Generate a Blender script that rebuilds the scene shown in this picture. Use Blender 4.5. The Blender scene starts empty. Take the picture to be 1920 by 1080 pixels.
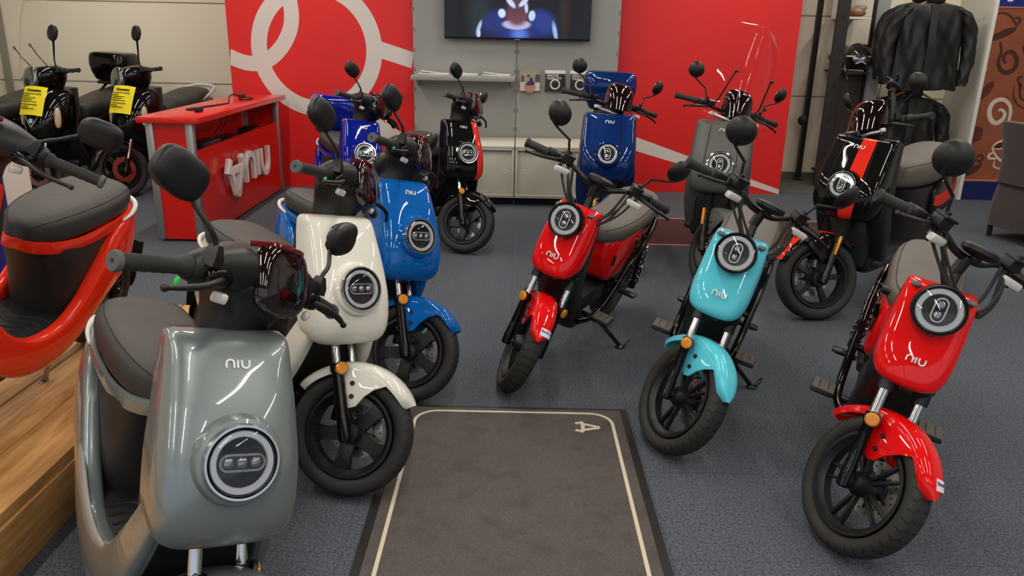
import bpy, bmesh, math, random
from math import sin, cos, pi, radians, degrees, atan2, sqrt
from mathutils import Vector, Matrix
V = Vector
random.seed(7)
S = bpy.context.scene
COL = S.collection

# ------------------------------------------------------------------ camera
CAM_H = 1.507
PITCH, ROLL, FPX = radians(18.05), radians(1.2), 1467.0
cd = bpy.data.cameras.new('camera')
cam = bpy.data.objects.new('camera', cd)
COL.objects.link(cam)
cd.sensor_width = 36.0
cd.lens = FPX / 1920.0 * 36.0
cd.clip_start = 0.05
_f = V((0, cos(PITCH), -sin(PITCH))); _r0 = V((1, 0, 0)); _u0 = V((0, sin(PITCH), cos(PITCH)))
_u = _u0 * cos(ROLL) - _r0 * sin(ROLL); _r = _r0 * cos(ROLL) + _u0 * sin(ROLL)
cam.matrix_world = Matrix(((_r.x, _u.x, -_f.x, 0), (_r.y, _u.y, -_f.y, 0), (_r.z, _u.z, -_f.z, CAM_H), (0, 0, 0, 1)))
S.camera = cam

# ------------------------------------------------------------------ world, exposure
def lin(c):
    return tuple((x / 12.92 if x <= 0.04045 else ((x + 0.055) / 1.055) ** 2.4) for x in c)
def rgb(r, g, b):
    return lin((r / 255, g / 255, b / 255)) + (1,)
w = bpy.data.worlds.new('daylight'); S.world = w
w.use_nodes = True
w.node_tree.nodes['Background'].inputs[0].default_value = rgb(205, 222, 240)
w.node_tree.nodes['Background'].inputs[1].default_value = 0.9
S.view_settings.view_transform = 'Standard'
S.view_settings.look = 'None'
S.view_settings.gamma = 1
S.view_settings.use_curve_mapping = False
S.view_settings.exposure = 0.0

# ceiling tube lamps: one strip of light per fitting (the fittings are built with the ceiling)
CEIL = 3.0
TUBES = [(x, y) for x in (-4.2, -2.1, 0.0, 2.1, 4.2) for y in (-1.6, 0.6, 2.8, 5.0, 7.3)]
TUBE_L, TUBE_W = 1.5, 0.05
def tube_light(x, y):
    l = bpy.data.lights.new('tube_glow', 'AREA')
    l.shape = 'RECTANGLE'; l.size = TUBE_W; l.size_y = TUBE_L
    l.energy = 20.0
    l.color = (1.0, 0.945, 0.865)
    o = bpy.data.objects.new('tube_glow', l)
    COL.objects.link(o)
    o.location = (x, y, CEIL - 0.075)
for xy in TUBES: tube_light(*xy)

# ------------------------------------------------------------------ materials
MATS = {}
def node(nt, t, **kw):
    n = nt.nodes.new(t)
    for k, v in kw.items(): setattr(n, k, v)
    return n
def mat(name, col, rough=0.5, metal=0.0, coat=0.0, spec=0.5, vary=0.06, scale=30.0, bump=0.0, bscale=200.0,
        trans=0.0, ior=1.45, emit=None, estr=0.0, flake=0.0, sheen=0.0):
    m = bpy.data.materials.new(name); m.use_nodes = True
    nt = m.node_tree; b = nt.nodes['Principled BSDF']
    b.inputs['Base Color'].default_value = col
    b.inputs['Roughness'].default_value = rough
    b.inputs['Metallic'].default_value = metal
    b.inputs['Coat Weight'].default_value = coat
    b.inputs['Coat Roughness'].default_value = 0.03
    b.inputs['Specular IOR Level'].default_value = spec
    b.inputs['IOR'].default_value = ior
    b.inputs['Transmission Weight'].default_value = trans
    b.inputs['Sheen Weight'].default_value = sheen
    if emit:
        b.inputs['Emission Color'].default_value = emit
        b.inputs['Emission Strength'].default_value = estr
    tc = node(nt, 'ShaderNodeTexCoord')
    if vary:
        n = node(nt, 'ShaderNodeTexNoise'); n.inputs['Scale'].default_value = scale; n.inputs['Detail'].default_value = 3
        nt.links.new(tc.outputs['Object'], n.inputs['Vector'])
        mr = node(nt, 'ShaderNodeMapRange')
        mr.inputs['To Min'].default_value = max(0.0, rough - vary); mr.inputs['To Max'].default_value = min(1.0, rough + vary)
        nt.links.new(n.outputs['Fac'], mr.inputs['Value']); nt.links.new(mr.outputs['Result'], b.inputs['Roughness'])
    if bump:
        n = node(nt, 'ShaderNodeTexNoise'); n.inputs['Scale'].default_value = bscale; n.inputs['Detail'].default_value = 2
        nt.links.new(tc.outputs['Object'], n.inputs['Vector'])
        bp = node(nt, 'ShaderNodeBump'); bp.inputs['Strength'].default_value = bump; bp.inputs['Distance'].default_value = 0.002
        nt.links.new(n.outputs['Fac'], bp.inputs['Height']); nt.links.new(bp.outputs['Normal'], b.inputs['Normal'])
    if flake:
        n = node(nt, 'ShaderNodeTexNoise'); n.inputs['Scale'].default_value = 900; n.inputs['Detail'].default_value = 1
        nt.links.new(tc.outputs['Object'], n.inputs['Vector'])
        mx = node(nt, 'ShaderNodeMixRGB'); mx.blend_type = 'MIX'
        mx.inputs['Color1'].default_value = tuple(c * (1 - flake) for c in col[:3]) + (1,)
        mx.inputs['Color2'].default_value = tuple(min(1, c * (1 + flake)) for c in col[:3]) + (1,)
        nt.links.new(n.outputs['Fac'], mx.inputs['Fac']); nt.links.new(mx.outputs['Color'], b.inputs['Base Color'])
    MATS[name] = m
    return m
def clear(name, tint, gloss=0.1, rough=0.02):
    m = bpy.data.materials.new(name); m.use_nodes = True
    nt = m.node_tree; nt.nodes.clear()
    o = node(nt, 'ShaderNodeOutputMaterial'); t = node(nt, 'ShaderNodeBsdfTransparent'); g = node(nt, 'ShaderNodeBsdfGlossy')
    t.inputs['Color'].default_value = tint; g.inputs['Roughness'].default_value = rough
    mx = node(nt, 'ShaderNodeMixShader'); lw = node(nt, 'ShaderNodeLayerWeight'); lw.inputs['Blend'].default_value = 0.25
    mr = node(nt, 'ShaderNodeMapRange'); mr.inputs['To Min'].default_value = gloss; mr.inputs['To Max'].default_value = 0.6
    pw = node(nt, 'ShaderNodeMath', operation='POWER'); pw.inputs[1].default_value = 5.0; lw.inputs['Blend'].default_value = 0.5
    nt.links.new(lw.outputs['Facing'], pw.inputs[0]); nt.links.new(pw.outputs[0], mr.inputs['Value']); nt.links.new(mr.outputs['Result'], mx.inputs['Fac'])
    nt.links.new(t.outputs[0], mx.inputs[1]); nt.links.new(g.outputs[0], mx.inputs[2]); nt.links.new(mx.outputs[0], o.inputs['Surface'])
    MATS[name] = m
    return m
def gloss_paint(name, col, **kw):
    return mat(name, col, rough=kw.pop('rough', 0.42), coat=kw.pop('coat', 1.0), vary=0.0, spec=kw.pop('spec', 0.04), **kw)

gloss_paint('paint_red', rgb(226, 14, 16)); gloss_paint('paint_platform_red', rgb(232, 44, 16)); gloss_paint('paint_cyan', rgb(90, 202, 220))
gloss_paint('paint_white', rgb(222, 219, 206)); gloss_paint('paint_blue', rgb(4, 92, 172)); gloss_paint('paint_deep_blue', rgb(2, 22, 130))
gloss_paint('paint_navy', rgb(10, 42, 100), metal=0.35, flake=0.3); gloss_paint('paint_black', rgb(8, 8, 8), coat=.8); gloss_paint('paint_silver', rgb(128, 136, 136), metal=0.55, rough=0.36, flake=0.12)
gloss_paint('stripe_red', rgb(226, 44, 28))
mat('paint_matt_grey', rgb(92, 92, 88), rough=0.5, metal=0.3, spec=0.4)
mat('chrome', rgb(215, 215, 212), rough=0.12, metal=1.0, vary=0.03)
mat('satin_metal', rgb(170, 170, 168), rough=0.35, metal=1.0)
mat('disc_steel', rgb(190, 186, 178), rough=0.3, metal=0.9)
mat('black_gloss', rgb(8, 8, 8), rough=0.12, spec=.4, vary=0.02)
mat('brand_silver', rgb(214, 214, 210), rough=.4, metal=.2)
mat('brand_grey', rgb(150, 150, 144), rough=.4, metal=.2)
mat('black_satin', rgb(26, 25, 25), rough=0.38)
mat('black_plastic', rgb(22, 22, 22), rough=0.45, bump=0.1, bscale=600)
mat('disc_copper', rgb(170, 86, 70), rough=.35, metal=.7)
mat('dark_plastic', rgb(34, 33, 32), rough=0.5, bump=0.15, bscale=700)
mat('rim_black', rgb(24, 25, 26), rough=0.4)
mat('rubber', rgb(26, 26, 26), rough=0.7, bump=0.1)
mat('grip_rubber', rgb(40, 40, 39), rough=0.65, bump=0.3, bscale=260)
mat('grip_end', rgb(86, 88, 88), rough=0.6)
mat('seat_vinyl', rgb(62, 58, 54), rough=0.55, bump=0.25, bscale=420)
mat('seat_side', rgb(46, 44, 42), rough=0.5, bump=0.25, bscale=420)
mat('seat_taupe', rgb(92, 86, 79), rough=0.55, bump=0.25, bscale=420)
mat('seam', rgb(30, 29, 28), rough=0.7)
mat('rail_silver', rgb(224, 222, 216), rough=0.3, coat=0.4)
mat('led_ring', rgb(185, 188, 190), rough=0.35, coat=0.8)
mat('lamp_dark', rgb(12, 12, 14), rough=0.3, spec=.25)
mat('lamp_lens', rgb(150, 152, 155), rough=0.06, metal=0.8)
mat('amber', rgb(222, 140, 12), rough=0.25, coat=0.8)
mat('tail_red', rgb(150, 10, 12), rough=0.15, coat=0.8)
mat('signal_clear', rgb(214, 210, 204), rough=0.15, coat=0.8)
mat('lit_facet_silver', rgb(176, 178, 176), rough=.3, metal=.4, coat=.5)  # pale tone painting the light on the grey scooter's side facet
mat('green_tag', rgb(40, 190, 70), rough=0.5)
mat('mirror_glass', rgb(200, 205, 208), rough=0.02, metal=1.0, vary=0.0)
mat('smoked_visor', rgb(22, 8, 9), rough=0.06, coat=1.0, vary=0.02)
mat('red_visor', rgb(105, 10, 14), rough=0.08, coat=1.0, vary=0.02)
mat('peg_rubber', rgb(84, 78, 70), rough=0.7, bump=0.2)
mat('amber_clear', rgb(190, 170, 140), rough=0.12, coat=0.8)
mat('head_lens', rgb(104, 106, 108), rough=0.1, metal=0.7, coat=1.0)
mat('signal_lens', rgb(190, 170, 140), rough=0.12, coat=0.8)
mat('badge_blue', rgb(130, 170, 205), rough=0.3, coat=0.5)
mat('yellow_paper', rgb(236, 216, 22), rough=0.7)
mat('ink', rgb(40, 36, 26), rough=0.8)
mat('sticker_white', rgb(232, 222, 226), rough=0.5)
mat('sticker_ink', rgb(36, 24, 120), rough=0.5)
clear('clear_screen', (0.99, 0.99, 0.99, 1), gloss=0.012)
clear('lamp_cover', (0.97, 0.97, 0.98, 1), gloss=0.035)

def tyre_mat(name, n, slant, width, col):
    m = mat(name, col, rough=0.68)
    nt = m.node_tree; b = nt.nodes['Principled BSDF']
    tc = node(nt, 'ShaderNodeTexCoord'); sp = node(nt, 'ShaderNodeSeparateXYZ')
    nt.links.new(tc.outputs['Object'], sp.inputs[0])
    def M(op, a, b2=None, c=None):
        k = node(nt, 'ShaderNodeMath', operation=op)
        for i, q in enumerate((a, b2, c)):
            if q is None: continue
            if isinstance(q, (int, float)): k.inputs[i].default_value = q
            else: nt.links.new(q, k.inputs[i])
        return k.outputs[0]
    ang = M('ARCTAN2', sp.outputs['Z'], sp.outputs['X'])
    ay = M('ABSOLUTE', sp.outputs['Y'])
    ph = M('ADD', M('MULTIPLY', ang, n / (2 * pi)), M('MULTIPLY', ay, slant))
    zig = M('MULTIPLY', M('SINE', M('MULTIPLY', ay, 260.0)), 0.12)
    fr = M('FRACT', M('ADD', ph, zig))
    groove = M('LESS_THAN', fr, width)
    rad = M('SQRT', M('ADD', M('POWER', sp.outputs['X'], 2.0), M('POWER', sp.outputs['Z'], 2.0)))
    inner = M('GREATER_THAN', ay, 0.006)
    outer = M('LESS_THAN', ay, 0.041)
    onT = M('GREATER_THAN', rad, 0.187)
    g = M('MULTIPLY', M('MULTIPLY', groove, inner), M('MULTIPLY', outer, onT))
    mx = node(nt, 'ShaderNodeMixRGB'); mx.inputs['Color1'].default_value = col; mx.inputs['Color2'].default_value = tuple(c * .3 for c in col[:3]) + (1,)
    nt.links.new(g, mx.inputs['Fac']); nt.links.new(mx.outputs[0], b.inputs['Base Color'])
    bp = node(nt, 'ShaderNodeBump'); bp.invert = True; bp.inputs['Strength'].default_value = 1.0; bp.inputs['Distance'].default_value = 0.006
    nt.links.new(g, bp.inputs['Height']); nt.links.new(bp.outputs['Normal'], b.inputs['Normal'])
tyre_mat('tyre_slash', 44, 22.0, 0.16, rgb(40, 40, 40))
tyre_mat('tyre_block', 40, 10.0, 0.2, rgb(44, 42, 39))

# ------------------------------------------------------------------ mesh helpers
def cr(pts, m):
    """Catmull-Rom resample of tuples, m samples per span"""
    pts = [tuple(p) for p in pts]; out = []
    n = len(pts)
    for i in range(n - 1):
        p0, p1, p2, p3 = pts[max(i - 1, 0)], pts[i], pts[i + 1], pts[min(i + 2, n - 1)]
        for k in range(m):
            t = k / m
            out.append(tuple(0.5 * (2 * b + (c - a) * t + (2 * a - 5 * b + 4 * c - d) * t * t + (3 * b - a - 3 * c + d) * t ** 3)
                             for a, b, c, d in zip(p0, p1, p2, p3)))
    out.append(pts[-1])
    return out
def sgnpow(v, e): return math.copysign(abs(v) ** e, v)
def align(d, up=V((0, 0, 1))):
    """matrix whose Z axis points along d"""
    z = V(d).normalized(); up = V(up)
    if abs(z.dot(up)) > .98: up = V((1, 0, 0))
    x = up.cross(z).normalized(); y = z.cross(x)
    return Matrix((x, y, z)).transposed().to_4x4()
def at(p, d=(0, 0, 1), up=(0, 0, 1)): return Matrix.Translation(V(p)) @ align(d, V(up))

class MB:
    def __init__(s): s.v = []; s.f = []; s.mi = []; s.cur = 0
    def add(s, vs, fs, M=None):
        o = len(s.v)
        for p in vs:
            p = V(p)
            s.v.append(M @ p if M else p)
        for f in fs: s.f.append(tuple(i + o for i in f)); s.mi.append(s.cur)
        return s
    def loft(s, secs, cap=True, closed=True, M=None, colmat=None):
        n = len(secs[0]); vs = [p for q in secs for p in q]; fs = []
        o = len(s.f)
        for i in range(len(secs) - 1):
            for j in range(n if closed else n - 1):
                k = (j + 1) % n
                fs.append((i * n + j, i * n + k, (i + 1) * n + k, (i + 1) * n + j))
        if cap:
            fs.append(tuple(range(n))[::-1]); b = (len(secs) - 1) * n; fs.append(tuple(range(b, b + n)))
        s.add(vs, fs, M)
        if colmat:
            q = 0
            for i in range(len(secs) - 1):
                for j in range(n if closed else n - 1):
                    s.mi[o + q] = colmat(i, j); q += 1
        return s
    def tube(s, pts, r, n=10, cap=True, sm=0, M=None):
        if sm: 
            if isinstance(r, (list, tuple)):
                q = cr([tuple(p) + (rr,) for p, rr in zip(pts, r)], sm); pts = [x[:3] for x in q]; r = [x[3] for x in q]
            else: pts = cr(pts, sm)
        pts = [V(p) for p in pts]
        if not isinstance(r, (list, tuple)): r = [r] * len(pts)
        secs = []; prev = None
        for i, p in enumerate(pts):
            t = (pts[min(i + 1, len(pts) - 1)] - pts[max(i - 1, 0)])
            t = t.normalized() if t.length > 1e-9 else V((0, 0, 1))
            if prev is None:
                a = V((0, 0, 1)) if abs(t.z) < .9 else V((1, 0, 0))
                u = t.cross(a).normalized()
            else:
                u = prev - t * prev.dot(t)
                u = u.normalized() if u.length > 1e-6 else t.orthogonal().normalized()
            prev = u; w_ = t.cross(u)
            secs.append([p + (u * cos(2 * pi * k / n) + w_ * sin(2 * pi * k / n)) * r[i] for k in range(n)])
        return s.loft(secs, cap, M=M)
    def lathe(s, prof, M=None, n=36, loop=False):
        """profile of (radius, height) about local Z"""
        secs = [[V((r * cos(2 * pi * k / n), r * sin(2 * pi * k / n), z)) for k in range(n)] for r, z in prof]
        if loop: secs.append(secs[0])
        return s.loft(secs, cap=not loop, M=M)
    def box(s, c, size, bev=0.0, M=None, seg=2):
        bm = bmesh.new(); bmesh.ops.create_cube(bm, size=1.0)
        for v in bm.verts: v.co = V((v.co.x * size[0], v.co.y * size[1], v.co.z * size[2]))
        if bev: bmesh.ops.bevel(bm, geom=bm.edges[:], offset=min(bev, min(size) * .49), segments=seg, profile=0.5, affect='EDGES')
        for v in bm.verts: v.co += V(c)
        bm.verts.index_update()
        s.add([v.co.copy() for v in bm.verts], [tuple(v.index for v in f.verts) for f in bm.faces], M); bm.free()
        return s
    def prism(s, poly, d, M=None, bev=0.0):
        """polygon in XY, from z=0 to z=d"""
        n = len(poly)
        if bev:
            bm = bmesh.new()
            a = [bm.verts.new((x, y, 0)) for x, y in poly]; b = [bm.verts.new((x, y, d)) for x, y in poly]
            bm.faces.new(a[::-1]); bm.faces.new(b)
            for i in range(n): bm.faces.new((a[i], a[(i + 1) % n], b[(i + 1) % n], b[i]))
            bmesh.ops.bevel(bm, geom=bm.edges[:], offset=bev, segments=2, profile=0.5, affect='EDGES')
            bm.verts.index_update()
            s.add([v.co.copy() for v in bm.verts], [tuple(v.index for v in f.verts) for f in bm.faces], M); bm.free()
            return s
        vs = [(x, y, 0) for x, y in poly] + [(x, y, d) for x, y in poly]
        fs = [tuple(range(n))[::-1], tuple(range(n, 2 * n))] + [(i, (i + 1) % n, n + (i + 1) % n, n + i) for i in range(n)]
        return s.add(vs, fs, M)
    def ribbon(s, pts, hw, d, M=None, closed=False):
        """flat band of half width hw (number or list) along a 2D line, extruded d"""
        n = len(pts); P = [V((p[0], p[1])) for p in pts]
        hw = hw if isinstance(hw, (list, tuple)) else [hw] * n
        secs = []
        for i in range(n):
            a = P[(i - 1) % n] if (closed or i) else P[i]; b = P[(i + 1) % n] if (closed or i < n - 1) else P[i]
            t1 = (P[i] - a); t2 = (b - P[i]); 
            t1 = t1.normalized() if t1.length > 1e-9 else V((0, 0)); t2 = t2.normalized() if t2.length > 1e-9 else V((0, 0))
            t = (t1 + t2); t = t.normalized() if t.length > 1e-9 else V((1, 0))
            nn = V((-t.y, t.x)); den = max(0.5, nn.dot(V((-t2.y, t2.x)) if t2.length > .5 else V((-t1.y, t1.x))))
            q = nn * hw[i] / den
            secs.append([V((P[i].x + q.x, P[i].y + q.y, 0)), V((P[i].x - q.x, P[i].y - q.y, 0)), V((P[i].x - q.x, P[i].y - q.y, d)), V((P[i].x + q.x, P[i].y + q.y, d))])
        if closed: secs.append(secs[0])
        return s.loft(secs, cap=not closed, M=M)
    def ell(s, c, r, M=None, n=20, m=12, e=1.0):
        secs = []
        for i in range(1, m):
            a = -pi / 2 + pi * i / m
            secs.append([V((c[0] + r[0] * sgnpow(cos(a), e) * sgnpow(cos(2 * pi * k / n), e), c[1] + r[1] * sgnpow(cos(a), e) * sgnpow(sin(2 * pi * k / n), e), c[2] + r[2] * sgnpow(sin(a), e))) for k in range(n)])
        return s.loft(secs, M=M)
    def sweep(s, st, n=20, e=2.6):
        """stations (x, y, z, half_across_Y, half_normal) along a path lying roughly in the XZ plane"""
        P = [V(q[:3]) for q in st]; secs = []
        for i, q in enumerate(st):
            t = (P[min(i + 1, len(P) - 1)] - P[max(i - 1, 0)]).normalized()
            yy = V((0, 1, 0)); yy = (yy - t * t.y).normalized(); nn = t.cross(yy)
            secs.append([P[i] + yy * q[3] * sgnpow(cos(2 * pi * k / n), 2 / e) + nn * q[4] * sgnpow(sin(2 * pi * k / n), 2 / e) for k in range(n)])
        return s.loft(secs)
    def mesh(s, name, ang=38, flat=False):
        me = bpy.data.meshes.new(name)
        me.from_pydata([tuple(p) for p in s.v], [], s.f)
        bm = bmesh.new(); bm.from_mesh(me)
        bmesh.ops.recalc_face_normals(bm, faces=bm.faces[:]); bm.to_mesh(me); bm.free()
        me.polygons.foreach_set('material_index', s.mi)
        if not flat:
            me.polygons.foreach_set('use_smooth', [True] * len(me.polygons))
            me.set_sharp_from_angle(angle=radians(ang))
        me.update()
        return me

def obj(name, mb, mats, parent=None, ang=38, loc=None):
    me = mb.mesh(name, ang) if isinstance(mb, MB) else mb
    o = bpy.data.objects.new(name, me); COL.objects.link(o)
    for k in (mats if isinstance(mats, (list, tuple)) else [mats]): me.materials.append(MATS[k])
    if parent: o.parent = parent
    if loc is not None: o.location = loc
    return o
def tag(o, label, cat, group=None, kind=None):
    o['label'] = label; o['category'] = cat
    if group: o['group'] = group
    if kind: o['kind'] = kind
    return o
def thing(name, label, cat, loc=(0, 0, 0), rz=0.0, group=None):
    o = bpy.data.objects.new(name, None); COL.objects.link(o); o.empty_display_size = 0.1
    o.location = loc; o.rotation_euler = (0, 0, rz)
    return tag(o, label, cat, group)
def struct(name, mb, mats, label=None):
    o = obj(name, mb, mats); o['kind'] = 'structure'
    if label: o['label'] = label
    return o
def text_obj(name, body, size, M, mkey, parent, depth=0.0005, sx=1.0, align_x='CENTER', bold=0.0):
    c = bpy.data.curves.new(name, 'FONT'); c.body = body; c.size = size; c.extrude = depth; c.align_x = align_x; c.align_y = 'CENTER'; c.offset = bold
    t = bpy.data.objects.new(name, c); COL.objects.link(t)
    bpy.context.view_layer.update()
    me = bpy.data.meshes.new_from_object(t.evaluated_get(bpy.context.evaluated_depsgraph_get()))
    bpy.data.objects.remove(t); bpy.data.curves.remove(c)
    me.transform(M @ Matrix.Diagonal((sx, 1, 1, 1)))
    me.materials.clear(); me.name = name; me.materials.append(MATS[mkey])
    o = bpy.data.objects.new(name, me); COL.objects.link(o)
    if parent: o.parent = parent
    return o
def arc2(cx, cy, r, a0, a1, n=12): return [(cx + r * cos(radians(a0 + (a1 - a0) * i / n)), cy + r * sin(radians(a0 + (a1 - a0) * i / n))) for i in range(n + 1)]
def logo_strokes(width):
    """the three rounded letters n i u, centred, total width given, x to the right, y up"""
    s = width / 3.0
    L = []
    L.append([(-1.5, -.55)] + [(-1.5, 0)] + arc2(-1.0, .05, .5, 180, 0, 10) + [(-.5, -.55)])
    L.append([(0.0, -.55), (0.0, .5)])
    L.append([(.5, .55), (.5, 0)] + arc2(1.0, -.05, .5, 180, 360, 10) + [(1.5, .55)])
    return [[(x * s, y * s) for x, y in q] for q in L], s
def logo_mb(width, M, depth, hw=.13):
    mb = MB(); L, s = logo_strokes(width)
    for q in L: mb.ribbon(q, hw * s, depth, M)
    return mb
# ------------------------------------------------------------------ two-wheelers: shared pieces
RAKE = radians(25)
AX = V((-sin(RAKE), 0, cos(RAKE)))
RY = Matrix.Rotation(radians(-90), 4, 'X')          # lathe axis Z -> Y

class Model:
    def __init__(s, hub, trail=.07): s.parts = []; s.hub = V(hub); s.S = V(hub) + V((-trail, 0, 0))
    def P(s, name, mb, mats, parent=None, steer=False, pivot=None, ang=38, kind=None, foot=None, label=None):
        pv = V(pivot) if pivot is not None else (s.parts[parent]['pivot'] if parent is not None else V((0, 0, 0)))
        me = mb.mesh(name, ang) if isinstance(mb, MB) else mb
        if pv.length: me.transform(Matrix.Translation(-pv))
        s.parts.append(dict(name=name, me=me, mats=mats if isinstance(mats, (list, tuple)) else [mats], parent=parent, steer=steer, pivot=pv, kind=kind, foot=foot, label=label))
        return len(s.parts) - 1
    def steer_matrix(s, d): return Matrix.Translation(s.S) @ Matrix.Rotation(d, 4, AX) @ Matrix.Translation(-s.S)
    def place(s, name, label, cat, x, y, yaw, lean, steer, colours, group, z0=0.0, skip=()):
        """x, y: where the front wheel touches the floor"""
        root = bpy.data.objects.new(name, None); COL.objects.link(root); root.empty_display_size = .1
        R = Matrix.Rotation(yaw, 4, 'Z') @ Matrix.Rotation(-lean, 4, 'X')
        off = Matrix.Rotation(yaw, 4, 'Z') @ V((-s.hub.x, 0, 0))
        root.matrix_world = Matrix.Translation(V((x, y, z0)) + off) @ R
        tag(root, label, cat, group)
        objs = {}
        sm = s.steer_matrix(steer)
        for i, p in enumerate(s.parts):
            if p['name'] in skip or (p['parent'] is not None and p['parent'] not in objs): continue
            o = bpy.data.objects.new(p['name'], p['me']); COL.objects.link(o)
            if not p['me'].materials:
                for k in p['mats']: p['me'].materials.append(None)
            for k, sl in zip(p['mats'], o.material_slots):
                sl.link = 'OBJECT'; sl.material = MATS[colours.get(k, k if k in MATS else colours['paint'])]
            if p['parent'] is None:
                o.parent = root
                T = Matrix.Translation(p['pivot'])
                if p['kind'] == 'stand':
                    lo, hi = -1.2, 1.2; f = V(p['foot']) - p['pivot']
                    def hz(a): return (Matrix.Rotation(-lean, 4, 'X') @ (p['pivot'] + Matrix.Rotation(a, 3, 'X') @ f)).z
                    best = min((abs(hz(lo + (hi - lo) * k / 480)), lo + (hi - lo) * k / 480) for k in range(481))
                    o.matrix_basis = T @ Matrix.Rotation(best[1], 4, 'X')
                else:
                    o.matrix_basis = (sm @ T) if p['steer'] else T
            else: o.parent = objs[p['parent']]
            if p['label']: o['label'] = p['label']
            objs[i] = o
        return root, objs

def wheel(m, name, c, R, ws, rim, style, disc_y, disc_r, steer, tyre):
    T = Matrix.Translation(V(c)) @ RY
    mb = MB(); wr = ws * .8
    mb.lathe([(rim + .008, wr), (rim - .002, wr), (rim - .006, wr * .82), (rim - .018, wr * .45), (rim - .018, -wr * .45), (rim - .006, -wr * .82), (rim - .002, -wr), (rim + .008, -wr)], T, 56, loop=True)
    if style == 'five':
        mb.lathe([(.012, -.05), (.034, -.045), (.04, -.02), (.04, .02), (.034, .045), (.012, .05)], T, 28)
        r = rim - .012
        for k in range(5):
            a = 2 * pi * k / 5 + .31
            poly = [(.02, -.03), (.055, -.02), (r * .72, -.017), (r, -.034), (r, .034), (r * .72, .017), (.055, .02), (.02, .03)]
            mb.prism(poly, .034, T @ Matrix.Rotation(a, 4, 'Z') @ Matrix.Translation((0, 0, -.017)), bev=.005)
    elif style == 'y':
        mb.lathe([(.012, -.055), (.042, -.05), (.05, -.02), (.05, .02), (.042, .05), (.012, .055)], T, 28)
        r = rim - .012
        for k in range(5):
            a = 2 * pi * k / 5 + .6
            poly = [(.03, -.018), (.06, -.013), (r * .85, -.011), (r, -.019), (r, .019), (r * .85, .011), (.06, .013), (.03, .018)]
            mb.prism(poly, .03, T @ Matrix.Rotation(a, 4, 'Z') @ Matrix.Translation((0, 0, -.015)), bev=.004)
    else:
        mb.lathe([(.012, -.055), (.026, -.05), (.038, -.025), (.038, .025), (.026, .05), (.012, .055)], T, 28)
        r = rim - .012
        for k in range(10):
            a = 2 * pi * (k // 2) / 5 + (.17 if k % 2 else -.17) + .2
            poly = [(.03, -.0065), (r, -.0042), (r, .0042), (.03, .0065)]
            mb.prism(poly, .020, T @ Matrix.Rotation(a, 4, 'Z') @ Matrix.Translation((0, 0, -.010)), bev=.002)
    i = m.P(name, mb, 'rim_black', steer=steer, pivot=c)
    t = MB(); rc = (R + rim) / 2 + .004; hs = (R - rim) / 2 + .0; n = 22
    hs = R - rc
    prof = []
    for k in range(n):
        a = 2 * pi * k / n
        prof.append((rc + hs * sgnpow(cos(a), .85), ws * sgnpow(sin(a), .8)))
    t.lathe(prof, T, 72, loop=True)
    m.P('tyre', t, tyre, parent=i, ang=60)
    d = MB()
    if disc_r:
        TD = T @ Matrix.Translation((0, 0, disc_y))
        d.lathe([(disc_r * .6, -.002), (disc_r, -.002), (disc_r, .002), (disc_r * .6, .002)], TD, 48, loop=True)
        d.cur = 1
        for k in range(30):
            a = 2 * pi * k / 30; rr = disc_r * (.72 + .09 * (k % 3))
            d.lathe([(.0035, -.0026), (.0035, .0026)], TD @ Matrix.Translation((rr * cos(a), rr * sin(a), 0)), 8)
        d.cur = 2
        for k in range(5):
            a = 2 * pi * k / 5
            d.box((disc_r * .5, 0, 0), (disc_r * .45, .012, .005), .002, TD @ Matrix.Rotation(a, 4, 'Z'))
        m.P('brake_disc', d, ['disc_steel', 'black_satin', 'black_satin'], parent=i)
    a = MB(); a.lathe([(.005, -.074), (.01, -.073), (.01, .073), (.005, .074)], T, 8)
    m.P('axle', a, 'satin_metal', parent=i)
    return i

def fork(m, hub, y, r_low, L1, r_top, L2, gaiter=False, steer=True):
    for s in (-1, 1):
        h = V(hub) + V((0, s * y, 0))
        mb = MB()
        mb.tube([h - AX * .028, h - AX * .022, h + AX * .02, h + AX * .06, h + AX * (L1 - .03), h + AX * (L1 - .025), h + AX * L1], [r_low * .8, r_low * 1.1, r_low * 1.15, r_low, r_low, r_low * 1.2, r_low * 1.2], 14)
        i = m.P('fork_leg', mb, 'black_gloss', steer=steer)
        mt = MB(); mt.tube([h + AX * L1, h + AX * L2], r_top, 14)
        m.P('fork_tube', mt, 'chrome', parent=i)
        if gaiter:
            g = MB(); pts = []; rs = []
            for k in range(25):
                pts.append(h + AX * (L1 - .005 + .13 * k / 24)); rs.append(r_low * (1.15 + .28 * (k % 2)))
            g.tube(pts, rs, 14); m.P('fork_gaiter', g, 'rubber', parent=i, ang=80)

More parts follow.
